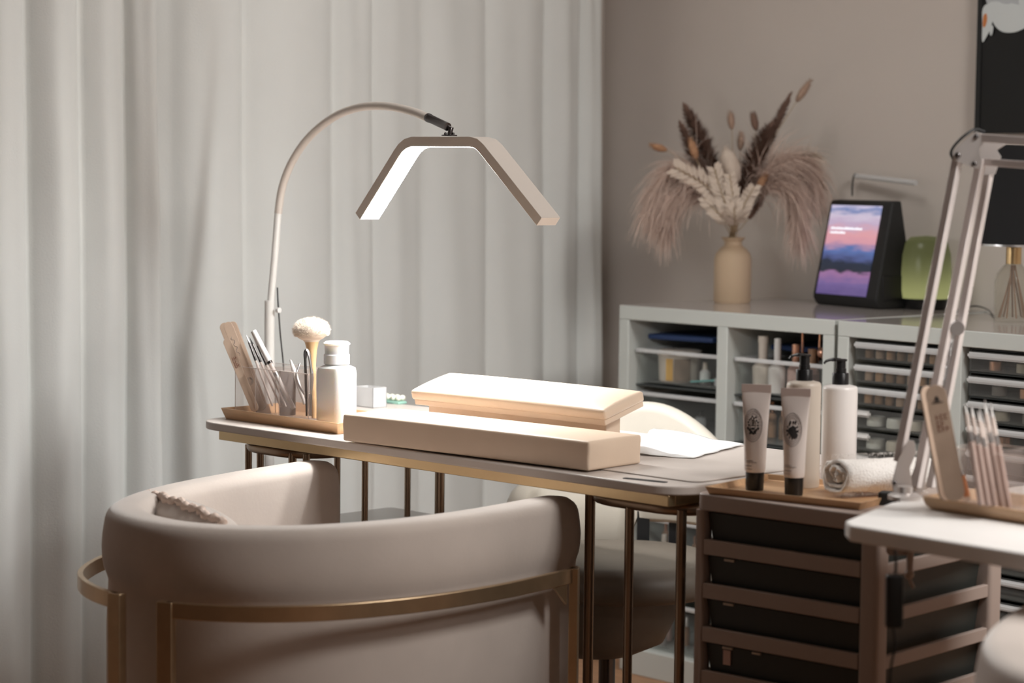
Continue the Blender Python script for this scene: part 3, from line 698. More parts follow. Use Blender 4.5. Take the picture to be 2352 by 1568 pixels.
# ================================================================== DRAWER UNIT beside the table
UZ = .755
uo = Vector((-2.379, 2.814, 0)); ur = radians(3.2); UW, UD = .36, .39
t = thing('drawer_unit', 'brown-grey plastic drawer tower with smoky drawers between the two tables', 'drawer unit', uo, ur)
def lb(name, lo, hi, m, bev=.002, par=None, **k):
    bm = new(); box(bm, lo, hi); return obj(name, bm, m, par or t, local=True, bev=bev, seg=2, **k)
bm = new(); prism(bm, rrect(0, 0, UW, UD, .02), UZ-.028, UZ); obj('top_panel', bm, 'unit', t, local=True, bev=.003)
pitch = .0735; z = UZ-.028; lv = []
while z > .1: lv.append(z); z -= pitch
for k, (x, y, wx, wy) in enumerate(((0, 0, .018, .03), (UW-.035, 0, .035, .035), (0, UD-.03, .018, .03), (UW-.035, UD-.04, .035, .04))):
    bm = new(); prism(bm, rrect(x, y, x+wx, y+wy, .008), .03, UZ-.028); obj('corner_post', bm, 'unit', t, local=True)
for i, zt_ in enumerate(lv):
    zb = zt_-pitch
    bm = new(); zr0, zr1 = zb, zb+.0255
    box(bm, (.018, .002, zr0), (UW-.035, .012, zr1)); box(bm, (UW-.014, .035, zr0), (UW-.004, UD-.04, zr1-.004)); box(bm, (.003, .03, zr0), (.012, UD-.03, zr1-.004)); box(bm, (.018, UD-.012, zr0), (UW-.035, UD-.002, zr1))
    obj('cross_rail', bm, 'unit', t, local=True, bev=.0015, seg=2)
    bm = new(); x0, x1, y0, y1, za, zz_ = .020, UW-.02, .014, UD-.015, zb+.004, zt_-.004; e = .01
    A4 = [(x0+e, y0+.004), (x1-e, y0+.004), (x1-e, y1), (x0+e, y1)]; B4 = [(x0, y0), (x1, y0), (x1, y1), (x0, y1)]
    lo_ = [bm.verts.new((*p, za)) for p in A4]; hi_ = [bm.verts.new((*p, zz_)) for p in B4]; bm.faces.new(lo_[::-1]); bm.faces.new(hi_)
    for k in range(4): bm.faces.new((lo_[k], lo_[(k+1) % 4], hi_[(k+1) % 4], hi_[k]))
    dr = obj('drawer', bm, 'smoke_box', t, local=True, smooth=False, label='smoky translucent drawer')
    INV[dr.name] = INV[t.name]
    if i:
        lb('clip', (.055, .010, zt_-.008), (.075, .0145, zt_-.004), 'lotion_warm', .0005, par=dr)
        if i == 3: lb('clip', (.115, .010, zt_-.008), (.132, .0145, zt_-.004), 'lotion_warm', .0005, par=dr); lb('label_tag', (.055, .0125, zt_-.035), (.07, .0150, zt_-.010), 'pink', .0005, par=dr)
for k, (x, y) in enumerate(((.03, .04), (UW-.03, .04), (.03, UD-.04), (UW-.03, UD-.04))):
    bm = new(); ball(bm, (x, y, .016), .016, 10); obj('caster', bm, 'black_plastic', t, local=True)
# tray on it
t2o = Z(1627, 1134, UZ); ta = atan2(Z(1970, 1171, UZ).y-t2o.y, Z(1970, 1171, UZ).x-t2o.x)
TL2 = (Z(1972, 1172, UZ)-t2o).length
tray(t2o.x, t2o.x+TL2, t2o.y, t2o.y+.20, UZ+.0002, .0125, .005, .003, 'tray', 'shallow copper-coloured tray with tubes, pump bottles and a rolled towel, on the drawer unit', ta)
tz = UZ+.0036
# cream tubes standing on their caps
def cream_tube(px, py, ptop, label, kind, ang):
    b = Z(px, py, tz); w = wof(b); s = FPX/w
    hcap, H = 41/s, (py-ptop)/s
    t = thing('cream_tube', label, 'cream tube', b, ang, None)
    bm = new(); lathe(bm, [(.0145, 0), (.0152, .002), (.0158, hcap), (.013, hcap+.001)], seg=36)
    obj('cap', bm, 'black_plastic', t, local=True)
    r0 = 24.5/s; wt = 33.5/s; zb_, ze = hcap+.0005, H
    def sec(v):
        zc = zb_+(ze-.013-zb_)*v; k = v**1.7; rx = r0*(1-k)+wt*k; ry = r0*(1-v**1.3)+.0012*v**1.3
        if v < .04: rx *= .93+1.75*v; ry *= .93+1.75*v
        return rx, ry, zc
    bm = new(); rings = []
    for i in range(31):
        rx, ry, zc = sec(i/30); rings.append([bm.verts.new((rx*cos(2*pi*j/40), ry*sin(2*pi*j/40), zc)) for j in range(40)])
    bm.faces.new(rings[0][::-1]); bm.faces.new(rings[-1])
    for a_, b_ in zip(rings, rings[1:]):
        for j in range(40): bm.faces.new((a_[j], a_[(j+1) % 40], b_[(j+1) % 40], b_[j]))
    obj('tube_body', bm, 'tube', t, local=True, angle=60)
    lb_ = new(); box(lb_, (-wt-.0004, -.0013, ze-.0135), (wt+.0004, .0013, ze)); obj('crimped_seal', lb_, 'tube_crimp', t, local=True, bev=.0005, seg=1)
    # print: ribbons that follow the tube's surface
    def onsurf(x, zc, lift=.0003):
        v = min(1, max(0, (zc-zb_)/(ze-.013-zb_))); rx, ry, _ = sec(v); c_ = max(-.97, min(.97, x/rx)); a_ = -math.acos(c_)
        return Vector(((rx+lift)*cos(a_), (ry+lift)*sin(a_), zc))
    zc0 = H*.616; cxm = -.0035
    bm = new()
    for f_, r_ in ((1, .00045), (.88, .0003), (.70, .0003)):
        tube(bm, [onsurf(cxm+.0150*f_*cos(2*pi*i/40), zc0+.0270*f_*sin(2*pi*i/40)) for i in range(40)], r_, 5, closed=True)
    for i in range(26):
        a_ = 2*pi*i/26; tube(bm, [onsurf(cxm+.0150*.76*cos(a_), zc0+.0270*.76*sin(a_)), onsurf(cxm+.0150*.83*cos(a_+.05), zc0+.0270*.83*sin(a_+.05))], .00035, 4)
    obj('oval_emblem', bm, 'print_grey', t, local=True)
    bm = new(); rnd = random.Random(kind)
    def blob(x, zz, rx, rz, n=10):
        c_ = bm.verts.new(onsurf(x, zz, .0005)); rg = [bm.verts.new(onsurf(x+rx*cos(2*pi*i/n)*rnd.uniform(.75, 1.1), zz+rz*sin(2*pi*i/n)*rnd.uniform(.75, 1.1), .0004)) for i in range(n)]
        for i in range(n): bm.faces.new((c_, rg[i], rg[(i+1) % n]))
    if kind == 1:
        for i in range(18):
            a_ = 2*pi*i/18; q_ = 1+.12*sin(i*2.7); big = 1.35 if sin(a_) < -.3 else 1
            blob(cxm+.0078*q_*cos(a_), zc0+.0135*q_*sin(a_), .0014*big, .0021*big)
        for zz, rx in ((-.0065, .0042), (-.0045, .0030), (.0, .0036), (.003, .0030), (.0055, .0022), (.0085, .0034)): blob(cxm, zc0+zz, rx, .0011)
        for sx_ in (-.0033, .0033): blob(cxm+sx_, zc0-.010, .0028, .0022)
        tube(bm, [onsurf(cxm+.0048*cos(2*pi*i/20), zc0+.001+.0075*sin(2*pi*i/20), .0004) for i in range(20)], .0004, 4, closed=True)
    else:
        blob(cxm+.0005, zc0-.003, .0078, .0105, 16); blob(cxm+.004, zc0-.009, .005, .006)
        for i in range(9):
            a_ = radians(150+i*30); blob(cxm+.0088*cos(a_), zc0-.002+.0125*sin(a_), .0013, .0026)
        for a_, l_ in ((60, .009), (90, .008), (125, .010), (150, .008)): blob(cxm+.001+l_*.8*cos(radians(a_)), zc0+.006+l_*.7*sin(radians(a_)), .0016, .0036)
    obj('botanical_print', bm, 'print_dark', t, local=True, smooth=False)
    bm = new()
    for k, (zz, l_, r_) in enumerate(((.285, .011, .00045), (.27, .018, .00045), (.235, .010, .00065), (.205, .011, .00045))):
        x = -.0148; 
        while x < -.0148+l_:
            d_ = rnd.uniform(.0008, .0022); tube(bm, [onsurf(x, H*zz), onsurf(x+d_, H*zz)], r_, 4); x += d_+.0004
    obj('text_lines', bm, 'print_grey', t, local=True)
    return t
cream_tube(1733, 1124, 881, 'cream tube on a black cap, the left of the two, with an oval wreath emblem', 1, radians(33))
cream_tube(1823, 1136, 890, 'cream tube on a black cap, the right of the two, with an oval fruit emblem', 2, radians(33))
def pump(px, py, ytop_body, ycoll, yhead, wpx, label, m, nx, round_=True, ang=0):
    b = Z(px, py, tz); s = FPX/wof(b); t = thing('pump_bottle', label, 'bottle', b, ang)
    r = wpx/2/s; h = (py-ytop_body)/s; hc = (py-ycoll)/s; hh = (py-yhead)/s
    bm = new(); lathe(bm, [(r*.97, 0), (r, .003), (r, h-.006), (r*.97, h-.002), (r*.9, h), (.014, h+.003)], seg=44); obj('bottle_body', bm, m, t, local=True)
    bm = new(); lathe(bm, [(.0142, h), (.0142, hc-.001), (.0135, hc), (.0095, hc), (.0095, hc+.0075), (.0085, hc+.008), (.0085, hh-.004), (.0105, hh-.0035), (.011, hh-.001), (.009, hh), (0, hh+.0003)], seg=30)
    for i in range(30): pass
    obj('pump_collar', bm, 'black_plastic', t, local=True)
    bm = new(); tube(bm, spline([(0, 0, hh-.002), (nx[0]*.5, nx[1]*.5, hh-.0015), (nx[0]*.85, nx[1]*.85, hh-.004), (nx[0], nx[1], hh-.0085)], 4), [.006]*5+[.0045]*5+[.0035]*3, 10, flat=.55); obj('nozzle', bm, 'black_plastic', t, local=True)
    return t, r, h
pump(1842, 1116, 876, 847, 812, 79, 'warm cream pump bottle with black pump, behind the right-hand cream tube', 'lotion_warm', (-.020, -.016))
t, r, h = pump(1925, 1110, 885, 855, 823, 80, 'white pump bottle with black pump, behind the rolled towel', 'lotion', (-.022, -.018))
bm = new()
for zz, l_ in ((.62, .006), (.64, .004), (.60, .005), (.36, .006)):
    P = [(r+.0003, a_) for a_ in [radians(198+i*4) for i in range(4)]]; tube(bm, [(q*cos(a_), q*sin(a_), h*zz) for q, a_ in P], .0006, 4)
obj('text_lines', bm, 'print_grey', t, local=True)
# rolled towel
ta0, ta1 = Z(1924, 1143, tz), Z(2052, 1131, tz)
ax = Vector((ta1.x-ta0.x, ta1.y-ta0.y, 0)); TLn = ax.length+.02; rr = .034
ax = Vector((.42, .90, 0)).normalized(); TLn = .165
mt = frame(Vector((ta0.x-.012, ta0.y+.008, tz+rr+.001)), ax)
t = thing('rolled_towel', 'white terry towel rolled up on the copper-coloured tray', 'towel', mtx=mt)
bm = new(); rnd = random.Random(5); NS = 110; rows = []
for k in range(13):
    x = TLn*k/12; row = []
    for i in range(NS+1):
        f = i/NS; a_ = -.6+f*2*pi*3.2; r_ = .0045+(rr-.0045)*f+.0012*sin(a_*5+x*60)+rnd.uniform(-.0007, .0007); xo = x+(.004*sin(a_*1.3+1)+rnd.uniform(-.0015, .0015) if k in (0, 12) else 0)
        row.append(bm.verts.new((xo, r_*cos(a_)*1.38, r_*sin(a_)*.97)))
    rows.append(row)
for a_, b_ in zip(rows, rows[1:]):
    for i in range(NS): bm.faces.new((a_[i], a_[i+1], b_[i+1], b_[i]))
o = obj('towel_roll', bm, 'towel', t, local=True, angle=180); sm = o.modifiers.new('s', 'SOLIDIFY'); sm.thickness = .0045; sm.offset = -1
bm = new()
for i in range(5200):
    x = rnd.uniform(0, TLn); a_ = rnd.uniform(0, 2*pi); n = Vector((rnd.uniform(-.3, .3), cos(a_), sin(a_))).normalized(); p = Vector((x, (rr+.0005)*cos(a_)*1.38, (rr+.0005)*sin(a_)*.97)); sd = Vector((rnd.uniform(-1, 1), rnd.uniform(-1, 1), rnd.uniform(-1, 1)))*.0004
    bm.faces.new([bm.verts.new(q) for q in (p-sd, p+sd, p+n*rnd.uniform(.001, .0022))])
o = obj('terry_pile', bm, 'towel', t, local=True, smooth=False); o['kind'] = 'stuff'
# ================================================================== RIGHT DESK
DZ = .79
f0, f1 = Z(1926, 1201, DZ), Z(2352, 1270, DZ); bk_ = Z(2046, 1153, DZ)
dd = (f1-f0).normalized(); f2 = f0+dd*1.25; up_ = (bk_-f0); b1 = f0+up_*1.0; nrm = Vector((-dd.y, dd.x, 0)); b2 = b1+nrm*.34+dd*.01; b3 = b2+dd*1.2
t = thing('second_desk', 'white desk with a glossy top at the right edge, carrying the jointed lamp', 'desk', (f0.x, f0.y, 0))
poly = [(p.x, p.y) for p in (f0+dd*.02, f2, b3, b2, b1, f0+up_*.12)]
bm = new(); prism(bm, poly, DZ-.024, DZ); obj('desktop', bm, 'white_plastic', t, bev=.004)
for q in (f0+dd*1.15+nrm*.08, f0+dd*1.15+nrm*.42, b2+dd*.06-nrm*.04):
    bm = new(); tube(bm, [(q.x, q.y, 0), (q.x, q.y, DZ-.024)], .02, 12); obj('leg', bm, 'bronze', t)
# tray and organizer on it
ra, rb = Z(2122, 1168, DZ), Z(2352, 1204, DZ); rdir = (rb-ra).normalized(); rang = atan2(rdir.y, rdir.x)
t = thing('wooden_tray', 'bamboo tray with rounded sides on the white desk at the right', 'tray', (ra.x, ra.y, DZ+.0002), rang)
bm = new(); LT, WT = .34, .13
rings = []
for o_, z_ in ((.004, 0), (-.002, .006), (-.005, .014), (-.004, .019), (-.001, .020), (.003, .018), (.008, .007), (.012, .005)):
    rings.append([bm.verts.new((p[0], p[1], z_)) for p in rrect(o_, o_, LT-o_, WT-o_, .012, 5)])
bm.faces.new(rings[0][::-1]); bm.faces.new(rings[-1]); n = len(rings[0])
for a_, b_ in zip(rings, rings[1:]):
    for i in range(n): bm.faces.new((a_[i], a_[(i+1) % n], b_[(i+1) % n], b_[i]))
obj('tray_body', bm, 'bamboo', t, local=True)
RM = Matrix.Translation((ra.x, ra.y, DZ+.0002)) @ Matrix.Rotation(rang, 4, 'Z')
oo = RM @ Vector((.018, .016, .0058))
organizer(oo, rang, .245, .09, .088, [.083, .165], .0, 'clear acrylic organizer with nail files and brushes on the bamboo tray')
wr = wof(RM @ Vector((.07, .03, .05)))
file_bar(D(2196, 1150, wr-.03), D(2146, 884, wr-.02), .0148, .004, 'beige nail file with red-brown characters, front one in the right-hand organizer', face=(-.55, .83, .05))
bm = new(); mtF = stick_frame(D(2196, 1150, wr-.03), D(2146, 884, wr-.02), (-.55, .83, .05)); 
fo = [o for o in bpy.data.objects if o.name.startswith('nail_file')][-1]
Lf = (D(2196, 1150, wr-.03)-D(2146, 884, wr-.02)).length
box(bm, (-.008, -.0026, Lf*.845), (.008, -.0022, Lf*.852)); box(bm, (-.004, -.0026, Lf*.86), (.0035, -.0022, Lf*.872)); box(bm, (-.0022, -.0026, Lf*.872), (.0022, -.0022, Lf*.90))
obj('dark_print', bm, 'print_dark', fo, local=True, smooth=False)
file_bar(D(2176, 1150, wr+.0), D(2126, 886, wr+.01), .0125, .004, 'beige nail file seen edge-on behind the one with red-brown characters', face=(-.9, .3, .05), marks=False)
ORD = ['first', 'second', 'third', 'fourth', 'fifth', 'sixth', 'seventh', 'eighth', 'ninth', 'tenth']
for k in range(5):
    x0, x1 = 2254+k*16, 2216+k*15
    stick('fine_brush', D(x0, 1160+k*2, wr-.07+.004*k), D(x1, 926+(k % 3)*9, wr-.05+.005*k), [('handle', 0, .62, .0046, .0050, 'stick'), ('ferrule', .62, .72, .0034, .0030, 'chrome'), ('sleeve', .72, .9, .0034, .0030, 'acrylic_edge'), ('bristles', .9, 1, .0024, .0006, 'white_plastic')],
          'slim silver-tipped brush with a grey-brown handle, %s from the left in the right-hand organizer' % ORD[k], 'brush', 'brushes in the right-hand organizer')
for k, (xa, ya, xb, yb, c_) in enumerate(((2256, 1120, 2232, 930, 'steel_dark'), (2300, 1120, 2262, 918, 'chrome'), (2306, 1120, 2275, 925, 'acrylic_edge'), (2282, 1110, 2250, 935, 'acrylic_edge'))):
    stick('dotting_tool', D(xa, ya, wr+.0), D(xb, yb, wr+.01), [('handle', 0, .8, .0026, .003, c_), ('tip', .8, 1, .003, .0008, 'chrome')], 'thin nail art tool behind the grey-brown brushes, %s from the left' % ORD[k], 'tool', 'thin tools behind the brushes')
stick('orange_pen', D(2222, 1140, wr+.02), D(2206, 1080, wr+.025), [('barrel', 0, .8, .0045, .0045, 'orange'), ('tip', .8, 1, .0045, .002, 'steel_dark')], 'small orange pen with a dark tip behind the nail file in the right-hand organizer', 'pen')
bm = new(); pb = RM @ Vector((.26, .09, .006)); mt = Matrix.Translation(pb) @ Matrix.Rotation(rang, 4, 'Z'); prism(bm, rrect(-.006, 0, .03, .02, .004), 0, .105, mt); sit(obj('cardboard_stick', bm, 'cream_cap'), 'cream upright box cut off by the right edge, behind the brushes', 'box')
# ------------------------------------------------------------------ jointed desk lamp
wl = wof(Z(2080, 1140, DZ)); lb0 = Z(2078, 1146, DZ)
t = thing('jointed_lamp', 'grey-white spring-arm lamp clamped to the white desk at the right', 'lamp', (lb0.x, lb0.y, DZ))
def P(x, y, dw=0): return D(x, y, wl+dw)
bm = new(); tube(bm, [lb0+Vector((0, 0, -.05)), lb0+Vector((0, 0, .02))], .012, 14); lathe(bm, [(0, 0), (.026, 0), (.026, .006), (.018, .010), (0, .011)], c=lb0, seg=24); obj('clamp', bm, 'aluminium', t)
bm = new(); c2 = D(2118, 1262, wl-.06); c1 = D(2090, 1225, wl-.06)
mt = frame(c1, RT, (0, 0, 1)); 
cl_ = new(); prism(cl_, rrect(-.022, -.008, .022, .018, .007), -.004, .004, Matrix.Translation(D(2068, 1262, wl-.04)) @ frame((0, 0, 0), RT) @ Matrix.Rotation(pi/2, 4, 'X')); tube(cl_, [D(2092, 1252, wl-.05), D(2088, 1320, wl-.05)], .0055, 8); ball(cl_, D(2088, 1318, wl-.05), .008, 8); tube(cl_, [D(2086, 1322, wl-.05), D(2098, 1350, wl-.05)], .003, 6); obj('clamp_screw', cl_, 'unit', t)
bm.free()
# base plates
def plate(bm, pts, dw, th):
    a_ = [bm.verts.new(P(x, y, dw)) for x, y in pts]; b_ = [bm.verts.new(P(x, y, dw+th)) for x, y in pts]; n = len(pts)
    bm.faces.new(a_); bm.faces.new(b_[::-1])
    for i in range(n): bm.faces.new((a_[i], a_[(i+1) % n], b_[(i+1) % n], b_[i]))
bm = new(); plate(bm, [(2048, 1108), (2060, 1060), (2086, 1010), (2100, 1012), (2104, 1040), (2090, 1075), (2096, 1130), (2080, 1142), (2054, 1140)], -.012, .003); plate(bm, [(2090, 1100), (2106, 1060), (2124, 1010), (2136, 1012), (2136, 1050), (2120, 1130), (2100, 1138)], .018, .003); obj('base_plate', bm, 'aluminium', t, bev=.0005, seg=1, smooth=False)
bm = new()
for x, y in ((2055, 1108), (2098, 1132)): ball(bm, P(x, y, -.014), .0035, 8)
obj('screw', bm, 'steel_dark', t)
for (x0, y0, x1, y1, wpx, dw) in ((2064, 1060, 2199, 366, 9.5, 0), (2104, 1120, 2254, 366, 9.5, .012), (2138, 1120, 2276, 376, 8.5, .03)):
    bm = new(); r_ = wpx/FPX*wl; tube(bm, [P(x0, y0, dw), P(x1, y1, dw)], r_*1.0, sq=True); obj('lower_arm', bm, 'arm_paint', t, bev=.0012, seg=2)
for (x0, y0, x1, y1, dw) in ((2112, 1010, 2196, 756, .012), (2128, 1000, 2200, 770, .03)):
    a_, b_ = P(x0, y0, dw), P(x1, y1, dw); L_ = (b_-a_).length; mt = stick_frame(a_, b_); bm = new()
    tube(bm, [(.0030*cos(i*1.1), .0030*sin(i*1.1), L_*.25+L_*.7*i/220) for i in range(221)], .0007, 5); tube(bm, [(0, 0, 0), (0, 0, L_*.25)], .0012, 6); tube(bm, [(0, 0, L_*.93), (0, 0, L_)], .0012, 6)
    for v in bm.verts: v.co = mt @ v.co
    obj('spring', bm, 'chrome', t)
bm = new(); jp = P(2195, 752, .02); lathe(bm, [(0, -.016), (.011, -.016), (.012, 0), (.011, .016), (0, .016)], seg=18, mtx=frame(jp, Vector((.7, .7, 0))) @ Matrix.Rotation(pi/2, 4, 'X')); obj('pivot_knob', bm, 'chrome', t)
bm = new(); plate(bm, [(2187, 352), (2196, 340), (2240, 302), (2262, 308), (2258, 330), (2250, 345), (2256, 372), (2248, 386), (2232, 384), (2190, 368)], -.012, .003); plate(bm, [(2196, 352), (2242, 312), (2290, 320), (2310, 332), (2290, 345), (2300, 360), (2286, 400), (2262, 402), (2240, 384), (2200, 368)], .022, .003); obj('elbow_plate', bm, 'aluminium', t, bev=.0005, seg=1, smooth=False)
bm = new(); ball(bm, P(2200, 357, -.013), .005, 10); ball(bm, P(2243, 313, -.013), .004, 10); ball(bm, P(2238, 376, -.013), .004, 10); obj('screw', bm, 'steel_dark', t)
he = P(3060, 372, -.3)
for x0, y0, dy, r_, dw in ((2246, 316, 0, 9.5, -.002), (2262, 372, 0, 8.5, .012)):
    bm = new(); tube(bm, [P(x0, y0, dw), he+Vector((0, 0, .0 if y0 < 330 else -.035))], r_/FPX*wl, sq=True); obj('upper_arm', bm, 'arm_paint', t, bev=.0012, seg=2)
bm = new(); tube(bm, spline([P(2262, 303, 0), P(2240, 297, 0), P(2215, 312, -.005), P(2192, 335, -.008), P(2184, 352, -.01), P(2190, 366, -.008)], 5), .0022, 8); obj('cable', bm, 'black_plastic', t)
bm = new(); mt = frame(he+Vector((.0, 0, -.02)), Vector((.7, .7, 0))); box(bm, (-.25, -.03, -.016), (.25, .03, .016), mt); obj('lamp_head', bm, 'arm_paint', t, bev=.004)
bm = new(); box(bm, (-.24, -.026, -.018), (.24, .026, -.0165), mt); obj('led_diffuser', bm, 'led_desk', t, label='glowing white diffuser')
# lamp cable with a hand switch, hanging under the desk
ws = wof(Z(2060, 1220, DZ))-.02
bm = new(); tube(bm, spline([D(2056, 1262, ws), D(2058, 1300, ws), D(2054, 1335, ws)], 4), .0022, 6); tube(bm, spline([D(2052, 1442, ws), D(2056, 1480, ws), D(2047, 1530, ws), D(2044, 1600, ws), D(2050, 1760, ws+.1)], 5), .002, 6); obj('switch_cable', bm, 'black_plastic', t)
bm = new(); mt = frame(D(2054, 1440, ws), RT); prism(bm, rrect(-.0125, -.009, .0115, .009, .005), 0, .074, mt); obj('hand_switch', bm, 'black_plastic', t, bev=.003)
# dark clamp knob by the tray, and little puck
bm = new(); kp = Z(2022, 1160, UZ+.001); mt = Matrix.Translation((kp.x+.005, kp.y+.02, UZ+.0006)); prism(bm, rrect(-.018, -.014, .018, .014, .006), 0, .021, mt @ Matrix.Rotation(.4, 4, 'Z')); sit(obj('black_puck', bm, 'black_matte', bev=.003), 'small black block behind the corner of the copper-coloured tray', 'block')
# ================================================================== CABINETS at the back wall
CZ = .95
def cabinet(o, rot, W_, dep, t_, splits, label):
    c = thing('storage_cabinet', label, 'cabinet', o, rot)
    def L_(nm, lo, hi, m='cab', **k): bm = new(); box(bm, lo, hi); return obj(nm, bm, m, c, local=True, bev=.002, seg=2, **k)
    L_('top_board', (0, 0, CZ-t_), (W_, dep, CZ-.001)); L_('top_veneer', (.002, .003, CZ-.001), (W_-.002, dep-.002, CZ), 'cab_top', label='glossy grey top')
    L_('side_board', (0, 0, .05), (t_*.92, dep, CZ-t_)); L_('side_board', (W_-t_*.92, 0, .05), (W_, dep, CZ-t_))
    L_('bottom_board', (t_*.92, 0, .0), (W_-t_*.92, dep, t_+.03)); L_('plinth', (0, .02, 0), (W_, .05, .05))
    for s in splits: L_('partition', (s-t_*.46, 0, t_), (s+t_*.46, dep-.01, CZ-t_))
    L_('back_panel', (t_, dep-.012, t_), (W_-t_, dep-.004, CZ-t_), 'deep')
    L_('middle_shelf', (t_*.92, .004, .50), (W_-t_*.92, dep-.012, .52))
    return c
oA = Vector((-3.83, 4.218, 0)); rA = radians(-1.8); WA = .700
cabinet(oA, rA, WA, .62, .037, [.352], 'white open cabinet at the back wall holding clear bins, under the vase of dried plumes')
oB = Vector((-3.116, 4.19, 0)); rB = radians(-6); WB = .86
cabinet(oB, rB, WB, .55, .037, [.352], 'white cabinet filled with clear mini drawers, under the black-shaded lamp')
MA = Matrix.Translation(oA) @ Matrix.Rotation(rA, 4, 'Z'); MB_ = Matrix.Translation(oB) @ Matrix.Rotation(rB, 4, 'Z')
def gen_bin(Mx, x0, x1, z0, h, label, dep=.40, m='bin'):
    t = thing('plastic_bin', label, 'bin', mtx=Mx @ Matrix.Translation((x0, .02, z0)), group='clear bins in the open cabinet'); w_ = x1-x0
    bm = new(); e = .012; th = .002
    for lo, hi in (((e, e*.6, 0), (w_-e, dep, th)), ((e, e*.6, 0), (w_-e, e*.6+th, h)), ((e, dep-th, 0), (w_-e, dep, h)), ((e, e*.6, 0), (e+th, dep, h)), ((w_-e-th, e*.6, 0), (w_-e, dep, h))): box(bm, lo, hi)
    obj('bin_body', bm, m, t, local=True, smooth=False)
    bm = new()
    for lo, hi in (((0, 0, h), (w_, .012, h+.010)), ((0, 0, h), (.010, dep, h+.010)), ((w_-.01, 0, h), (w_, dep, h+.010)), ((0, dep-.01, h), (w_, dep, h+.01))): box(bm, lo, hi)
    obj('bin_rim', bm, 'frost', t, local=True, bev=.002, seg=2); return t
cells = [(.038, .332), (.372, .664)]
for ci, (x0, x1) in enumerate(cells):
    nm = ('left', 'right')[ci]
    gen_bin(MA, x0+.002, x1-.002, .755, .075, 'clear plastic bin, topmost in the %s column of the open cabinet' % nm)
    gen_bin(MA, x0+.002, x1-.002, .635, .085, 'clear plastic bin, second from the top in the %s column of the open cabinet' % nm)
    gen_bin(MA, x0+.002, x1-.002, .524, .08, 'clear plastic bin on the middle shelf, %s column of the open cabinet' % nm)
    gen_bin(MA, x0+.002, x1-.002, .30, .10, 'clear plastic bin below the middle shelf, %s column of the open cabinet' % nm)
    gen_bin(MA, x0+.002, x1-.002, .075, .11, 'clear plastic bin at the bottom of the %s column of the open cabinet' % nm)
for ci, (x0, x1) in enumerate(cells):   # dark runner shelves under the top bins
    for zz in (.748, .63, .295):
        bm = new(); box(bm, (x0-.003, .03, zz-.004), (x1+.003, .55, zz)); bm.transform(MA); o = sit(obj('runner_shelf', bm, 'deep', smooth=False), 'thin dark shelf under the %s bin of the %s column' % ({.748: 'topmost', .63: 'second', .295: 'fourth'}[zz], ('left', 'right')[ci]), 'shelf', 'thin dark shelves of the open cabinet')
def lathe_thing(name, Mx, x, y, z, prof, m, label, cat, group=None, sc=(1, 1), seg=20):
    bm = new(); lathe(bm, prof, seg=seg, sx=sc[0], sy_=sc[1]); bm.transform(Mx @ Matrix.Translation((x, y, z))); return sit(obj(name, bm, m), label, cat, group)
def bottle2(name, Mx, x, y, z, prof, m, capprof, cm_, label, cat='bottle', group=None, sc=(1, 1)):
    t = thing(name, label, cat, mtx=Mx @ Matrix.Translation((x, y, z)), group=group)
    bm = new(); lathe(bm, prof, seg=20, sx=sc[0], sy_=sc[1]); obj('bottle_body', bm, m, t, local=True)
    bm = new(); lathe(bm, capprof, seg=16); obj('cap', bm, cm_, t, local=True); return t
zA = .7575
bm = new(); box(bm, (0, 0, 0), (.20, .30, .014)); bm.transform(MA @ Matrix.Translation((.045, .06, .862)) @ Matrix.Rotation(radians(8), 4, 'Z')); sit(obj('blue_lid', bm, 'blue', bev=.004), 'dark blue lid above the topmost bin in the left column', 'lid')
bm = new(); box(bm, (0, 0, 0), (.18, .28, .014)); bm.transform(MA @ Matrix.Translation((.38, .15, .852)) @ Matrix.Rotation(radians(4), 4, 'Z')); sit(obj('blue_lid', bm, 'blue', bev=.004), 'dark blue lid behind the bottles in the right column', 'lid')
# white tub with a gold and brown label
t = thing('cosmetic_tub', 'white tub with a round gold and brown label in the top left bin', 'tub', mtx=MA @ Matrix.Translation((.135, .085, zA)))
bm = new(); lathe(bm, [(.048, 0), (.052, .004), (.055, .066), (.057, .067), (.057, .080), (.05, .082), (0, .082)], seg=36); obj('tub_body', bm, 'cream_cap', t, local=True)
bm = new()
for a0, a1, m0 in ((-85, -62, 0), (-62, -15, 1)):
    r_ = [[bm.verts.new((.0565*cos(radians(a)), .0565*sin(radians(a)), z_)) for a in range(a0, a1+1, 4)] for z_ in (.006, .062)]
    for i in range(len(r_[0])-1): bm.faces.new((r_[0][i], r_[0][i+1], r_[1][i+1], r_[1][i]))
lo_ = obj('label', bm, 'label_gold', t, local=True); lo_.data.materials.append(MATS['label_brown'])
for i, p_ in enumerate(lo_.data.polygons): p_.material_index = 1 if (p_.center.x > .024 and .018 < p_.center.z < .05) else 0
bottle2('small_bottle', MA, .218, .09, zA, [(.014, 0), (.014, .03), (.006, .038)], 'white_plastic', [(.007, .036), (.006, .055), (0, .056)], 'cream_cap', 'small white bottle with a pointed cap beside the labelled tub')
bm = new(); prism(bm, rrect(0, 0, .11, .02, .009), 0, .004); bm.transform(MA @ Matrix.Translation((.20, .05, zA+.004)) @ Matrix.Rotation(radians(18), 4, 'Z') @ Matrix.Rotation(radians(-6), 4, 'Y')); sit(obj('teal_file', bm, 'teal'), 'shiny teal nail file lying in the top left bin', 'nail file')
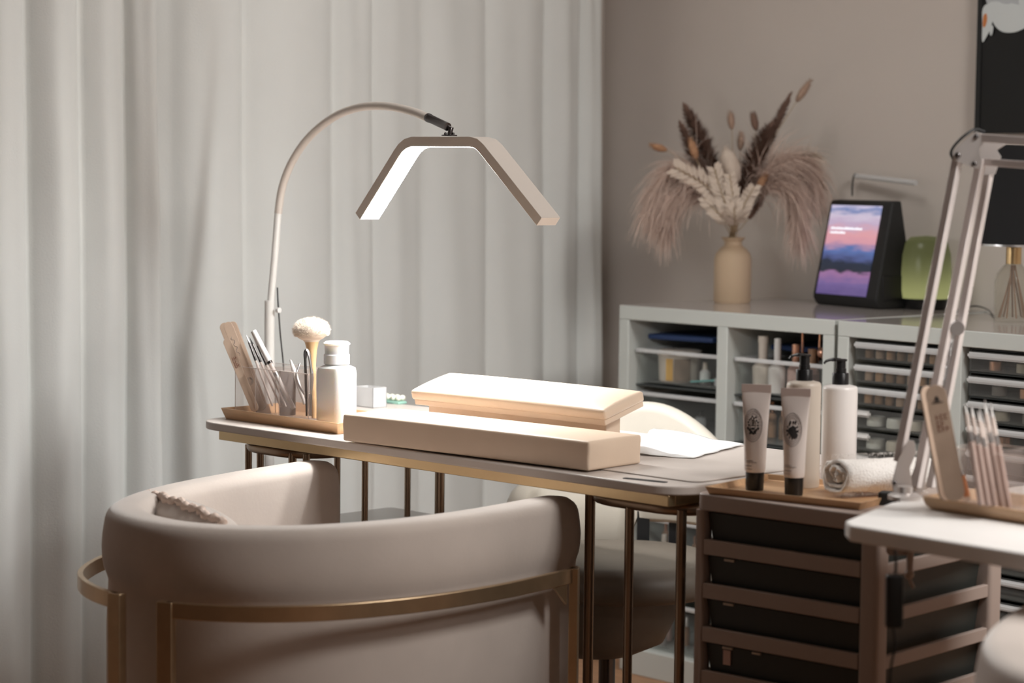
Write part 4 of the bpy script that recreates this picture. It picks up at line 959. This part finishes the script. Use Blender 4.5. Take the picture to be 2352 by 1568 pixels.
for k in range(3):
    bm = new(); box(bm, (0, 0, 0), (.035, .04, .02)); bm.transform(MA @ Matrix.Translation((.275-.004*k, .06+.03*k, zA+.0005+.0205*(k % 2))) @ Matrix.Rotation(.1*k, 4, 'Z')); sit(obj('small_box', bm, ('frost', 'print_grey', 'lotion_warm')[k], bev=.002), ('translucent small box in the top left bin', 'dark grey small box in the top left bin', 'beige small box in the top left bin')[k], 'box')
# right column bottles, standing taller than the bin
GB = 'bottles in the top right bin'
pr1 = [(.022, 0), (.024, .004), (.026, .06), (.018, .068), (.009, .075)]
bottle2('polish_bottle', MA, .425, .07, zA, pr1, 'cream_cap', [(.011, .074), (.012, .118), (.013, .119), (.013, .135), (0, .136)], 'cream_cap', 'cream bottle with a tall cream cap, leftmost in the top right bin', group=GB)
bottle2('polish_bottle', MA, .475, .065, zA, [(.022, 0), (.022, .06), (.016, .066), (.008, .07)], 'lotion', [(.0085, .069), (.0085, .132), (0, .134)], 'white_plastic', 'pale bottle with a slim white cap in the top right bin', group=GB)
bottle2('polish_bottle', MA, .52, .08, zA, [(.02, 0), (.02, .06), (.012, .068)], 'pink', [(.009, .067), (.010, .12), (0, .122)], 'rosegold', 'pink bottle with a rose gold cap in the top right bin', group=GB)
bottle2('polish_bottle', MA, .555, .10, zA, [(.018, 0), (.018, .055), (.012, .062)], 'pink', [(.010, .06), (.011, .11), (0, .112)], 'copper_brown', 'pink bottle with a brown cap in the top right bin', group=GB)
bm = new(); box(bm, (0, 0, 0), (.05, .04, .055)); bm.transform(MA @ Matrix.Translation((.545, .04, zA))); sit(obj('pink_box', bm, 'pink', bev=.002), 'square pink box in the top right bin', 'box')
for k, (x, y, tx) in enumerate(((.51, .12, -.004), (.548, .13, .006))):
    bm = new(); tube(bm, [(x, y, zA), (x+tx, y, zA+.175)], .0035, 8); bm.transform(MA); sit(obj('gold_stick', bm, 'rosegold'), ('left', 'right')[k]+' one of two rose gold sticks rising from the top right bin', 'stick')
for k, (x, y, z_, r_) in enumerate(((.585, .10, .103, .013), (.618, .075, .095, .011), (.64, .09, .092, .008), (.60, .13, .085, .010))):
    t = thing('perfume_vial', 'glass vial with a round gold cap in the top right bin, %s from the left' % ['first', 'third', 'fourth', 'second'][k], 'bottle', mtx=MA @ Matrix.Translation((x, y, zA)), group='gold capped vials in the top right bin')
    bm = new(); lathe(bm, [(.012, 0), (.012, z_-.03), (.006, z_-.02)], seg=14); obj('vial', bm, 'glass', t, local=True)
    bm = new(); ball(bm, (0, 0, z_), r_, 14); obj('cap', bm, 'rosegold', t, local=True)
rnd = random.Random(21)
def clutter(Mx, x0, x1, y0, y1, z, n, mats, hmin, hmax, where, group, r0=.008, r1=.016):
    for k in range(n):
        x = x0+(x1-x0)*(k+.5)/n+rnd.uniform(-.004, .004); y = rnd.uniform(y0, y1); h_ = rnd.uniform(hmin, hmax); r_ = min(rnd.uniform(r0, r1), (x1-x0)/n*.42); m1 = rnd.choice(mats); m2 = rnd.choice(['rosegold', 'white_plastic', 'black_plastic', 'rosegold', 'cream_cap'])
        names = {'pink': 'pink', 'copper_brown': 'copper brown', 'lotion': 'white', 'cream_cap': 'cream', 'dry_orange': 'orange brown', 'frost': 'clear', 'print_grey': 'dark', 'label_gold': 'amber', 'milky': 'milky', 'deep': 'dark grey', 'black_plastic': 'black', 'rosegold': 'rose gold', 'white_plastic': 'white'}
        bottle2('polish_bottle', Mx, x, y, z, [(r_, 0), (r_, h_*.6), (r_*.6, h_*.68)], m1, [(r_*.5, h_*.66), (r_*.45, h_), (0, h_+.001)], m2, '%s bottle, %s cap, %s from the left %s' % (names[m1], names[m2], ORD[k], where), group=group)
clutter(MA, .39, .65, .06, .16, .6375, 6, ['copper_brown', 'dry_orange', 'cream_cap', 'lotion', 'pink'], .07, .10, 'in the second right bin', 'bottles in the second right bin')
clutter(MA, .39, .65, .05, .10, .5265, 7, ['frost', 'lotion', 'pink', 'print_grey'], .05, .075, 'on the middle shelf at right', 'bottles on the middle shelf right')
clutter(MA, .39, .65, .05, .10, .3025, 8, ['dry_orange', 'lotion', 'pink', 'print_grey', 'copper_brown'], .07, .11, 'below the middle shelf at right', 'bottles below the middle shelf right')
clutter(MA, .39, .65, .05, .16, .0775, 8, ['pink', 'copper_brown', 'lotion', 'dry_orange'], .08, .13, 'in the bottom right bin', 'bottles in the bottom right bin')
clutter(MA, .06, .31, .05, .12, .0775, 6, ['pink', 'copper_brown', 'print_grey'], .06, .1, 'in the bottom left bin', 'bottles in the bottom left bin')
clutter(MA, .06, .31, .05, .12, .3025, 6, ['frost', 'copper_brown', 'print_grey'], .06, .09, 'below the middle shelf at left', 'bottles below the middle shelf left')
clutter(MA, .07, .31, .08, .16, .6375, 4, ['deep', 'print_grey', 'frost'], .03, .05, 'in the second left bin', 'bottles in the second left bin')
# mini drawer towers in the second cabinet
def drawer_tower(x0, x1, ztop, n, pitch, dark, label):
    t = thing('drawer_tower', label, 'drawer tower', mtx=MB_ @ Matrix.Translation((x0, .012, 0))); w_ = x1-x0
    bm = new(); zb = ztop-n*pitch
    for lo, hi in (((0, .01, zb), (.004, .30, ztop)), ((w_-.004, .01, zb), (w_, .30, ztop)), ((0, .296, zb), (w_, .30, ztop)), ((0, .01, ztop-.003), (w_, .30, ztop))): box(bm, lo, hi)
    for i in range(n): box(bm, (.004, .01, ztop-(i+1)*pitch), (w_-.004, .295, ztop-(i+1)*pitch+.0025))
    obj('case', bm, 'deep' if dark else 'drawer_clear', t, local=True, smooth=False)
    for i in range(n):
        z1 = ztop-i*pitch-.005; z0 = z1-pitch+.010
        bm = new(); box(bm, (.006, 0, z0), (w_-.006, .003, z1)); box(bm, (.006, .003, z0), (w_-.006, .28, z0+.002)); dr = obj('drawer', bm, 'drawer_clear', t, local=True, smooth=False)
        if i < 3 or dark:
            bm = new(); box(bm, (.006, -.010, z1-.016), (w_-.006, .0, z1-.002)); bmesh.ops.bevel(bm, geom=bm.edges[:], offset=.004, segments=2, affect='EDGES'); o = obj('handle', bm, 'frost', dr, local=True)
        else:
            bm = new(); box(bm, (.008, -.010, z1-.018), (.062, .0, z1-.002)); bmesh.ops.bevel(bm, geom=bm.edges[:], offset=.005, segments=2, affect='EDGES'); obj('handle', bm, 'white_plastic', dr, local=True)
    return zb
tx0, tx1, tzp = .040, .325, CZ-.040
drawer_tower(tx0, tx1, tzp, 14, .0525, False, 'clear acrylic tower of mini drawers, left half of the cabinet under the black-shaded lamp')
sx0, sx1 = .374, .66
drawer_tower(sx0, sx1, tzp, 14, .0545, True, 'dark tower of mini drawers with clear handles, right half of the drawer cabinet')
for i in range(3):
    for k in range(8):
        lathe_thing('polish_jar', MB_, tx0+.03+k*.032, .035, tzp-.0525*(i+1)+.0085, [(.011, 0), (.011, .018), (.009, .02), (0, .02)], ('copper_brown', 'dry_tan', 'dry_orange', 'copper_brown')[(k+i) % 4],
                    '%s small jar, %s from the left in the %s drawer of the clear tower' % (('copper brown', 'tan', 'orange brown', 'copper brown')[(k+i) % 4], ORD[k], ('topmost', 'second', 'third')[i]), 'jar', 'small jars in the clear tower', seg=12)
for i in range(3, 6):
    for k in range(4):
        lathe_thing('cream_jar', MB_, tx0+.045+k*.06, .045, tzp-.0525*(i+1)+.0085, [(.022, 0), (.022, .016), (.02, .022), (0, .023)], ('white_plastic', 'cream_cap', 'frost', 'white_plastic')[(k+i) % 4],
                    '%s jar, %s from the left in the %s drawer of the clear tower' % (('white', 'cream', 'clear', 'white')[(k+i) % 4], ORD[k], ('fourth', 'fifth', 'sixth')[i-3]), 'jar', 'wide jars in the clear tower', seg=16)
for i in range(5):
    for k in range(3):
        m_ = ('rosegold', 'print_grey', 'lotion_warm')[(k*2+i) % 3]
        lathe_thing('glitter_jar', MB_, sx0+.06+k*.075+.01*i, .04, tzp-.0545*(i+1)+.0085, [(.017, 0), (.017, .02), (0, .021)], m_, '%s jar in the %s drawer of the dark tower' % ({'rosegold': 'copper', 'print_grey': 'dark grey', 'lotion_warm': 'cream'}[m_], ('topmost', 'second', 'third', 'fourth', 'fifth')[i]), 'jar', 'jars in the dark tower', seg=14)
# ================================================================== VASE AND DRIED PLUMES
vb = Z(1685, 697, CZ); wv = wof(vb); sv = FPX/wv; rv = 42.5/sv; vb = vb+Vector((-.707, .707, 0))*rv*.85; wv = wof(vb); sv = FPX/wv; rv = 42.5/sv
Hv = 150/sv
t = thing('ceramic_vase', 'tan bottle-shaped ceramic vase holding dried plumes on the open cabinet', 'vase', vb)
bm = new(); lathe(bm, [(rv*.93, 0), (rv, .006), (rv, Hv*.66), (rv*.93, Hv*.75), (rv*.7, Hv*.83), (rv*.48, Hv*.88), (rv*.46, Hv*.93), (rv*.62, Hv*.985), (rv*.66, Hv), (rv*.58, Hv), (rv*.38, Hv*.93), (rv*.3, Hv*.6), (0, Hv*.6)], seg=44); obj('vase_body', bm, 'ceramic', t, local=True)
mouth = vb+Vector((0, 0, Hv))
def VP(x, y, dw=0): return D(x, y, wv+dw)
GP = 'dried plumes in the tan vase'
def stem_thing(name, label, path, r=.0012):
    base = vb+Vector((random.uniform(-.006, .006), random.uniform(-.006, .006), Hv*.62))
    t = thing(name, label, 'dried flower', base, group=GP); pts = spline([base, mouth+Vector((random.uniform(-.010, .010), random.uniform(-.010, .010), 0))]+path, 5)
    bm = new(); tube(bm, pts, r, 6); obj('stalk', bm, 'stalk', t); return t, pts
def pampas(name, label, pxpath, dws, m, n, ln, droop, spread, start=.35, seed=1):
    path = [VP(x, y, d_) for (x, y), d_ in zip(pxpath, dws)]; t, pts = stem_thing(name, label, path); r_ = random.Random(seed)
    bm = new(); i0 = int(len(pts)*start)
    for k in range(n):
        f = r_.random(); idx = i0+f*(len(pts)-1-i0-.01); i = int(idx); p = pts[i].lerp(pts[i+1], idx-i); tg = (pts[i+1]-pts[i]).normalized()
        d_ = (tg*r_.uniform(.5, 1)+Vector((r_.uniform(-1, 1), r_.uniform(-1, 1), r_.uniform(-1, .8)))*spread).normalized(); L_ = ln*r_.uniform(.5, 1.1)*(1-.25*f)
        w0 = r_.uniform(.0007, .0014); sd = d_.cross(Vector((r_.uniform(-1, 1), r_.uniform(-1, 1), r_.uniform(-1, 1)))).normalized()*w0; prev = None; q = p.copy(); dv = d_.copy()
        for s in range(6):
            k_ = 1-s/6.5; a_, b_ = bm.verts.new(q-sd*k_), bm.verts.new(q+sd*k_)
            if prev: bm.faces.new((prev[0], prev[1], b_, a_))
            prev = (a_, b_); q = q+dv*L_/5; dv = (dv+Vector((0, 0, -droop))).normalized()
    o = obj('plume', bm, m, t, smooth=False); return t
pampas('pampas_plume', 'wide blush pampas plume arching over to the left of the vase', [(1650, 470), (1610, 415), (1565, 395), (1525, 420), (1505, 470)], (0, 0, -.02, -.03, -.04), 'pampas', 1700, .17, .34, .5, .38, 1)
pampas('pampas_plume', 'lower blush pampas plume drooping left, close to the vase neck', [(1655, 500), (1622, 455), (1585, 440), (1548, 460), (1530, 520)], (-.02, -.03, -.05, -.06, -.06), 'pampas', 1200, .14, .36, .5, .42, 2)
pampas('pampas_plume', 'large blush pampas plume arching over to the right of the vase', [(1715, 470), (1750, 410), (1800, 372), (1845, 380), (1868, 430)], (0, .0, 0, .02, .02), 'pampas', 1800, .17, .34, .5, .38, 3)
pampas('pampas_plume', 'blush pampas plume hanging low between vase and screen', [(1720, 480), (1760, 435), (1800, 430), (1825, 470), (1835, 530)], (-.01, -.02, -.03, -.03, -.03), 'pampas', 1200, .15, .36, .5, .45, 4)
pampas('pampas_plume', 'cream pampas tuft on top of the right-hand plume', [(1725, 450), (1790, 380), (1840, 358), (1872, 362)], (.01, .02, .03, .03), 'dry_cream', 700, .06, .2, .8, .6, 5)
def spike(name, label, pxpath, dw, m, n, ln, rad, start=.5, seed=1):
    path = [VP(x, y, dw) for x, y in pxpath]; t, pts = stem_thing(name, label, path); r_ = random.Random(seed); bm = new(); i0 = int(len(pts)*start)
    for k in range(n):
        f = r_.random(); idx = i0+f*(len(pts)-1-i0-.01); i = int(idx); p = pts[i].lerp(pts[i+1], idx-i); tg = (pts[i+1]-pts[i]).normalized()
        rd = Vector((r_.uniform(-1, 1), r_.uniform(-1, 1), r_.uniform(-1, 1))); rd = (rd-tg*rd.dot(tg)).normalized(); env = sin(pi*min(1, .12+.88*f))**.6
        e = p+rd*rad*env*r_.uniform(.5, 1)+tg*ln*r_.uniform(.4, 1); sd = rd.cross(tg)*r_.uniform(.0012, .003); mid_ = p.lerp(e, .55)
        a_, b_, c_, d_ = bm.verts.new(p), bm.verts.new(mid_+sd), bm.verts.new(e), bm.verts.new(mid_-sd); bm.faces.new((a_, b_, c_, d_))
    obj('seed_head', bm, m, t, smooth=False); return t
spike('reed_plume', 'dark brown feathery plume, upper left of the bouquet', [(1655, 440), (1625, 350), (1575, 248)], .02, 'pampas_dark', 1700, .022, .043, .60, 6)
spike('reed_plume', 'short dark brown plume leaning left beside the taller one', [(1650, 460), (1610, 390), (1565, 288)], .0, 'pampas_dark', 1100, .02, .034, .62, 7)
spike('reed_plume', 'broad dark brown plume in the right half of the bouquet', [(1705, 440), (1735, 360), (1770, 290)], .01, 'pampas_dark', 2300, .022, .055, .42, 8)
spike('reed_plume', 'narrow dark brown plume pointing up to the right', [(1712, 430), (1760, 330), (1812, 224)], .03, 'pampas_dark', 1200, .022, .025, .58, 9)
spike('reed_plume', 'short brown plume just right of the vase neck', [(1705, 520), (1735, 480), (1752, 450)], -.02, 'pampas_dark', 400, .014, .018, .6, 10)
def bunny(label, x0, y0, x1, y1, dw, m, rx, via=None):
    a_, b_ = VP(x0, y0, dw), VP(x1, y1, dw); via = via or [((1685+x0)/2, (545+y0)/2-20)]
    t, pts = stem_thing('bunny_tail', label, [VP(*v, dw) for v in via]+[a_], .0009)
    mt = stick_frame(a_, b_); L_ = (b_-a_).length; bm = new(); lathe(bm, [(0, -.002), (rx*.7, L_*.12), (rx, L_*.4), (rx*.8, L_*.75), (0, L_)], seg=12, mtx=mt); r_ = random.Random(int(x0))
    for k in range(260):
        f = r_.random(); a = r_.uniform(0, 2*pi); rr_ = rx*sin(pi*(.08+.84*f))**.7; p = Vector((rr_*cos(a), rr_*sin(a), L_*f)); e = p*1.0+Vector((cos(a)*.004, sin(a)*.004, .008)); sd = Vector((-sin(a), cos(a), 0))*.0006
        bm.faces.new([bm.verts.new(mt @ q) for q in (p-sd, p+sd, e)])
    obj('seed_head', bm, m, t)
bunny('orange-tan bunny tail far out on the left of the bouquet', 1532, 345, 1494, 333, 0, 'dry_orange', .009, [(1660, 480), (1600, 390)])
bunny('brown bunny tail at the very top right of the bouquet', 1829, 234, 1862, 184, .02, 'dry_tan', .010, [(1700, 480), (1770, 330)])
bunny('tan bunny tail standing upright at the centre of the bouquet', 1681, 297, 1677, 256, 0, 'dry_tan', .009, [(1684, 480), (1683, 380)])
bunny('dark bunny tail between the centre one and the broad dark plume', 1737, 300, 1729, 258, .02, 'pampas_dark', .010, [(1695, 480), (1720, 380)])
bunny('orange bunny tail in front of the upper left plumes', 1600, 366, 1585, 318, -.03, 'dry_orange', .011, [(1672, 500), (1630, 430)])
bunny('orange bunny tail low on the right of the bouquet', 1740, 432, 1760, 402, -.04, 'dry_orange', .010, [(1695, 520), (1720, 470)])
bunny('small reddish bunny tail behind the cream one', 1700, 345, 1703, 305, .04, 'dry_tan', .009, [(1690, 480), (1697, 400)])
bunny('large cream bunny tail in the middle of the bouquet', 1690, 425, 1664, 335, -.04, 'dry_cream', .026, [(1688, 500)])
def dry_leaf(label, pxpath, dw, n, lw, seed):
    path = [VP(x, y, dw) for x, y in pxpath]; t, pts = stem_thing('dried_leaf', label, path, .0013); r_ = random.Random(seed); bm = new(); i0 = int(len(pts)*.45)
    side0 = RT
    for k in range(n):
        f = k/n; idx = i0+f*(len(pts)-1-i0-.01); i = int(idx); p = pts[i].lerp(pts[i+1], idx-i); tg = (pts[i+1]-pts[i]).normalized(); s = 1 if k % 2 else -1
        sd = (side0-tg*side0.dot(tg)).normalized(); dv = (sd*s*.75+tg*.9+FW*r_.uniform(-.3, .3)).normalized(); L_ = lw*(1-.45*f)*r_.uniform(.8, 1.1); w0 = tg.cross(dv).cross(dv).normalized()*.008
        m1 = p+dv*L_*.5+FW*r_.uniform(-.004, .004); bm.faces.new([bm.verts.new(q) for q in (p, m1+w0, p+dv*L_, m1-w0)])
    obj('leaflets', bm, 'dry_cream', t, smooth=False)
dry_leaf('cream dried leaf pointing to the upper left, longest of the leaves', [(1672, 500), (1625, 430), (1552, 385)], -.09, 30, .065, 1)
dry_leaf('cream dried leaf leaning slightly left at the centre', [(1680, 510), (1660, 450), (1640, 385)], -.10, 26, .052, 2)
dry_leaf('cream dried leaf standing upright just above the vase neck', [(1688, 510), (1684, 460), (1676, 400)], -.11, 22, .045, 3)
dry_leaf('cream dried leaf leaning right above the vase neck', [(1695, 510), (1712, 465), (1732, 430)], -.10, 20, .044, 4)
dry_leaf('low cream dried leaf at the left of the vase neck', [(1670, 510), (1640, 480), (1618, 455)], -.10, 18, .044, 5)
# ================================================================== SMART SCREEN
s0, s1 = Z(1866, 698, CZ), Z(2012, 711, CZ); sdir = Vector((s1.x-s0.x, s1.y-s0.y, 0)).normalized(); SW = (s1-s0).length; sM = frame(Vector((s0.x, s0.y, CZ+.0004)), sdir)
t = thing('smart_display', 'black tilted display stand showing a dusk seascape, right of the dried plumes', 'display', mtx=sM)
H_ = .272; lean = .050; dp = .115
bm = new()   # body: wedge standing on a block
prof = [(.012, 0), (0, .018), (0, .03), (lean, H_), (lean+.03, H_+.002), (dp, .09), (dp+.004, .02), (dp, 0)]
A_ = [bm.verts.new((0 if True else 0, y, z)) for y, z in prof]; B_ = [bm.verts.new((SW, y, z)) for y, z in prof]
bm.faces.new(A_); bm.faces.new(B_[::-1])
for i in range(len(prof)): bm.faces.new((A_[i], A_[(i+1) % len(prof)], B_[(i+1) % len(prof)], B_[i]))
for v in bm.verts: v.co.x = SW/2+(v.co.x-SW/2)*(1-.04*(v.co.z/H_))
obj('housing', bm, 'black_matte', t, local=True, bev=.005)
ly_ = atan2(lean, H_-.03)
scm = Matrix.Translation((.012, -.0012, .0275)) @ Matrix.Rotation(-ly_, 4, 'X')
SH = sqrt(lean**2+(H_-.03)**2)
bm = new(); box(bm, (.004, -.0016, .002), (SW-.052, .001, SH-.010), None); 
for v in bm.verts: pass
bm2 = bm; so = obj('screen', bm2, 'screen', t, local=True, smooth=False, label='lit screen with a purple and pink dusk sky'); so.matrix_parent_inverse = Matrix.Identity(4); so.matrix_basis = scm; INV[so.name] = (sM @ scm).inverted()
bm = new(); rnd = random.Random(9)
for zz, l_ in ((.70, .125), (.655, .06)):
    x = .018
    while x < .018+l_:
        d_ = rnd.uniform(.003, .008); box(bm, (x, -.0022, SH*zz), (x+d_, -.0018, SH*zz+rnd.uniform(.0045, .0065))); x += d_+.0012
mat('screen_text', (0, 0, 0), .5, emit=(.95, .95, 1), estr=1.1)
to = obj('screen_text', bm, 'screen_text', so, local=True, smooth=False)
bm = new(); box(bm, (SW-.003, .02, .02), (SW+.0008, .095, .085)); obj('side_panel', bm, 'black_plastic', t, local=True, bev=.002)
# small clip light on the display
hk = D(1958, 424, wof(s0)+.09)
t = thing('clip_light', 'small translucent bar on a black hook above the display', 'clip', hk)
bm = new(); tube(bm, spline([hk+Vector((0, 0, -.03)), hk, D(1962, 402, wof(s0)+.09), D(1972, 399, wof(s0)+.09)], 5), .0022, 8); obj('hook', bm, 'black_plastic', t)
bm = new(); tube(bm, [hk.lerp(D(1968, 402, wof(s0)+.09), .9), YP(2104, 420, 4.82)], .0075, 10); obj('bar', bm, 'frost', t)
# ================================================================== GREEN GLASS LAMP
g0 = Z(2132, 712, CZ)+Vector((-.707, .707, 0))*.05; sg = FPX/wof(g0); rg = 58/sg; Hg = 168/sg
t = thing('green_lamp', 'round-topped green glass lamp glowing near its foot, beside the display', 'lamp', (g0.x, g0.y, CZ+.0003))
bm = new(); lathe(bm, [(rg*.80, 0), (rg*.86, .004), (rg*.95, Hg*.14), (rg*.9, Hg*.15)], seg=40); obj('foot', bm, 'black_plastic', t, local=True)
bm = new(); lathe(bm, [(rg*.93, Hg*.14), (rg*1.0, Hg*.25), (rg*1.02, Hg*.5), (rg*.97, Hg*.75), (rg*.85, Hg*.9), (rg*.6, Hg*.98), (0, Hg)], seg=44); obj('glass_dome', bm, 'green_glass', t, local=True)
pl = bpy.data.lights.new('glow', 'POINT'); pl.energy = .26; pl.color = (1, .95, .6); pl.shadow_soft_size = .02; po = bpy.data.objects.new('green_lamp_bulb', pl); COL.objects.link(po); po.location = (g0.x, g0.y, CZ+Hg*.21)
bm = new(); tube(bm, spline([Z(2196, 716, CZ+.002), Z(2215, 706, CZ+.006), Z(2245, 703, CZ+.008), Z(2270, 712, CZ+.004), Z(2284, 728, CZ+.002)], 6), .0018, 6); sit(obj('lamp_cable', bm, 'black_plastic'), 'thin dark cable curving over the cabinet between the green lamp and the glass lamp', 'cable')
# ================================================================== TABLE LAMP WITH BLACK SHADE
tl = Z(2333, 742, CZ)+Vector((-.707, .707, 0))*.04; st = FPX/wof(tl); rb_ = 42/st
t = thing('table_lamp', 'table lamp with black drum shade, gold neck and clear glass foot', 'lamp', (tl.x, tl.y, CZ+.0003))
def zh(y): return (742-y)/st
bm = new(); lathe(bm, [(rb_, 0), (rb_, zh(650)), (rb_*.88, zh(630)), (rb_*.6, zh(615)), (rb_*.42, zh(608)), (rb_*.40, zh(608)), (rb_*.55, zh(617)), (rb_*.83, zh(632)), (rb_*.94, zh(652)), (rb_*.94, .008), (0, .008)], seg=36); obj('glass_foot', bm, 'glass', t, local=True)
bm = new(); lathe(bm, [(rb_*.42, zh(609)), (rb_*.42, zh(570)), (rb_*.3, zh(570)), (rb_*.3, zh(545))], seg=24); obj('neck', bm, 'gold', t, local=True, label='gold neck')
bm = new(); r_ = random.Random(4)
for k in range(9):
    a = k*2*pi/9; tube(bm, [(rb_*.1*cos(a*2), rb_*.1*sin(a*2), zh(612)), (rb_*.75*cos(a), rb_*.75*sin(a), .01)], .0022, 6)
obj('filling_twig', bm, 'copper_brown', t, local=True)
RS0, RS1 = 78/st, 66/st
bm = new(); lathe(bm, [(RS0, zh(566)), (RS1, zh(338)), (RS1-.002, zh(338)), (RS0-.002, zh(566))], seg=56); 
for f_ in list(bm.faces):
    if len(f_.verts) > 4: bm.faces.remove(f_)
obj('lamp_shade', bm, 'shade', t, local=True)
bm = new(); lathe(bm, [(RS0+.0006, zh(568)), (RS0+.0006, zh(563)), (RS0-.003, zh(563)), (RS0-.003, zh(568))], seg=56)
for f_ in list(bm.faces):
    if len(f_.verts) > 4: bm.faces.remove(f_)
obj('shade_trim', bm, 'chrome', t, local=True)
# ================================================================== ORCHID PICTURE
a0, a1 = YP(2240, 306, WY-.03), YP(2252, 0, WY-.03)
px0 = a1.x-.004
t = thing('orchid_picture', 'tall black picture with a white orchid, at the upper right edge', 'picture', (px0, WY-.03, a0.z))
bm = new(); box(bm, (px0, WY-.03, a0.z), (px0+.9, WY-.001, 2.35)); obj('panel', bm, 'art', t, bev=.002)
bm = new(); box(bm, (px0-.002, WY-.033, a0.z-.002), (px0+.012, WY-.0302, 2.352)); obj('frame_edge', bm, 'black_matte', t)
def petal(pts, m, k, name='petal'):
    P_ = [YP(x, y, WY-.032-.0006*k) for x, y in pts]; Q = spline(P_, 4, closed=True); bm = new(); c_ = sum(Q, Vector())/len(Q); cv = bm.verts.new(c_+Vector((0, -.001, 0))); vs = [bm.verts.new(q) for q in Q]
    for i in range(len(vs)): bm.faces.new((cv, vs[i], vs[(i+1) % len(vs)]))
    o = obj(name, bm, m, t); 
petal([(2262, -60), (2266, 5), (2290, 45), (2330, 50), (2345, 20), (2360, -30), (2320, -80)], 'petal_shade', 0)
petal([(2270, 8), (2280, 50), (2300, 72), (2330, 74), (2360, 62), (2400, 48), (2420, 20), (2360, 15), (2310, 5)], 'petal', 1)
petal([(2345, -10), (2342, 15), (2352, 32), (2380, 50), (2410, 30), (2400, -20)], 'petal', 2)
petal([(2257, 20), (2256, 60), (2256, 96), (2266, 84), (2276, 62), (2280, 40), (2272, 10)], 'petal', 3)
petal([(2272, 60), (2274, 80), (2279, 78), (2281, 60)], 'petal', 4)
petal([(2259, 36), (2257, 58), (2262, 62), (2267, 48), (2266, 32)], 'orange', 5, 'orchid_throat')
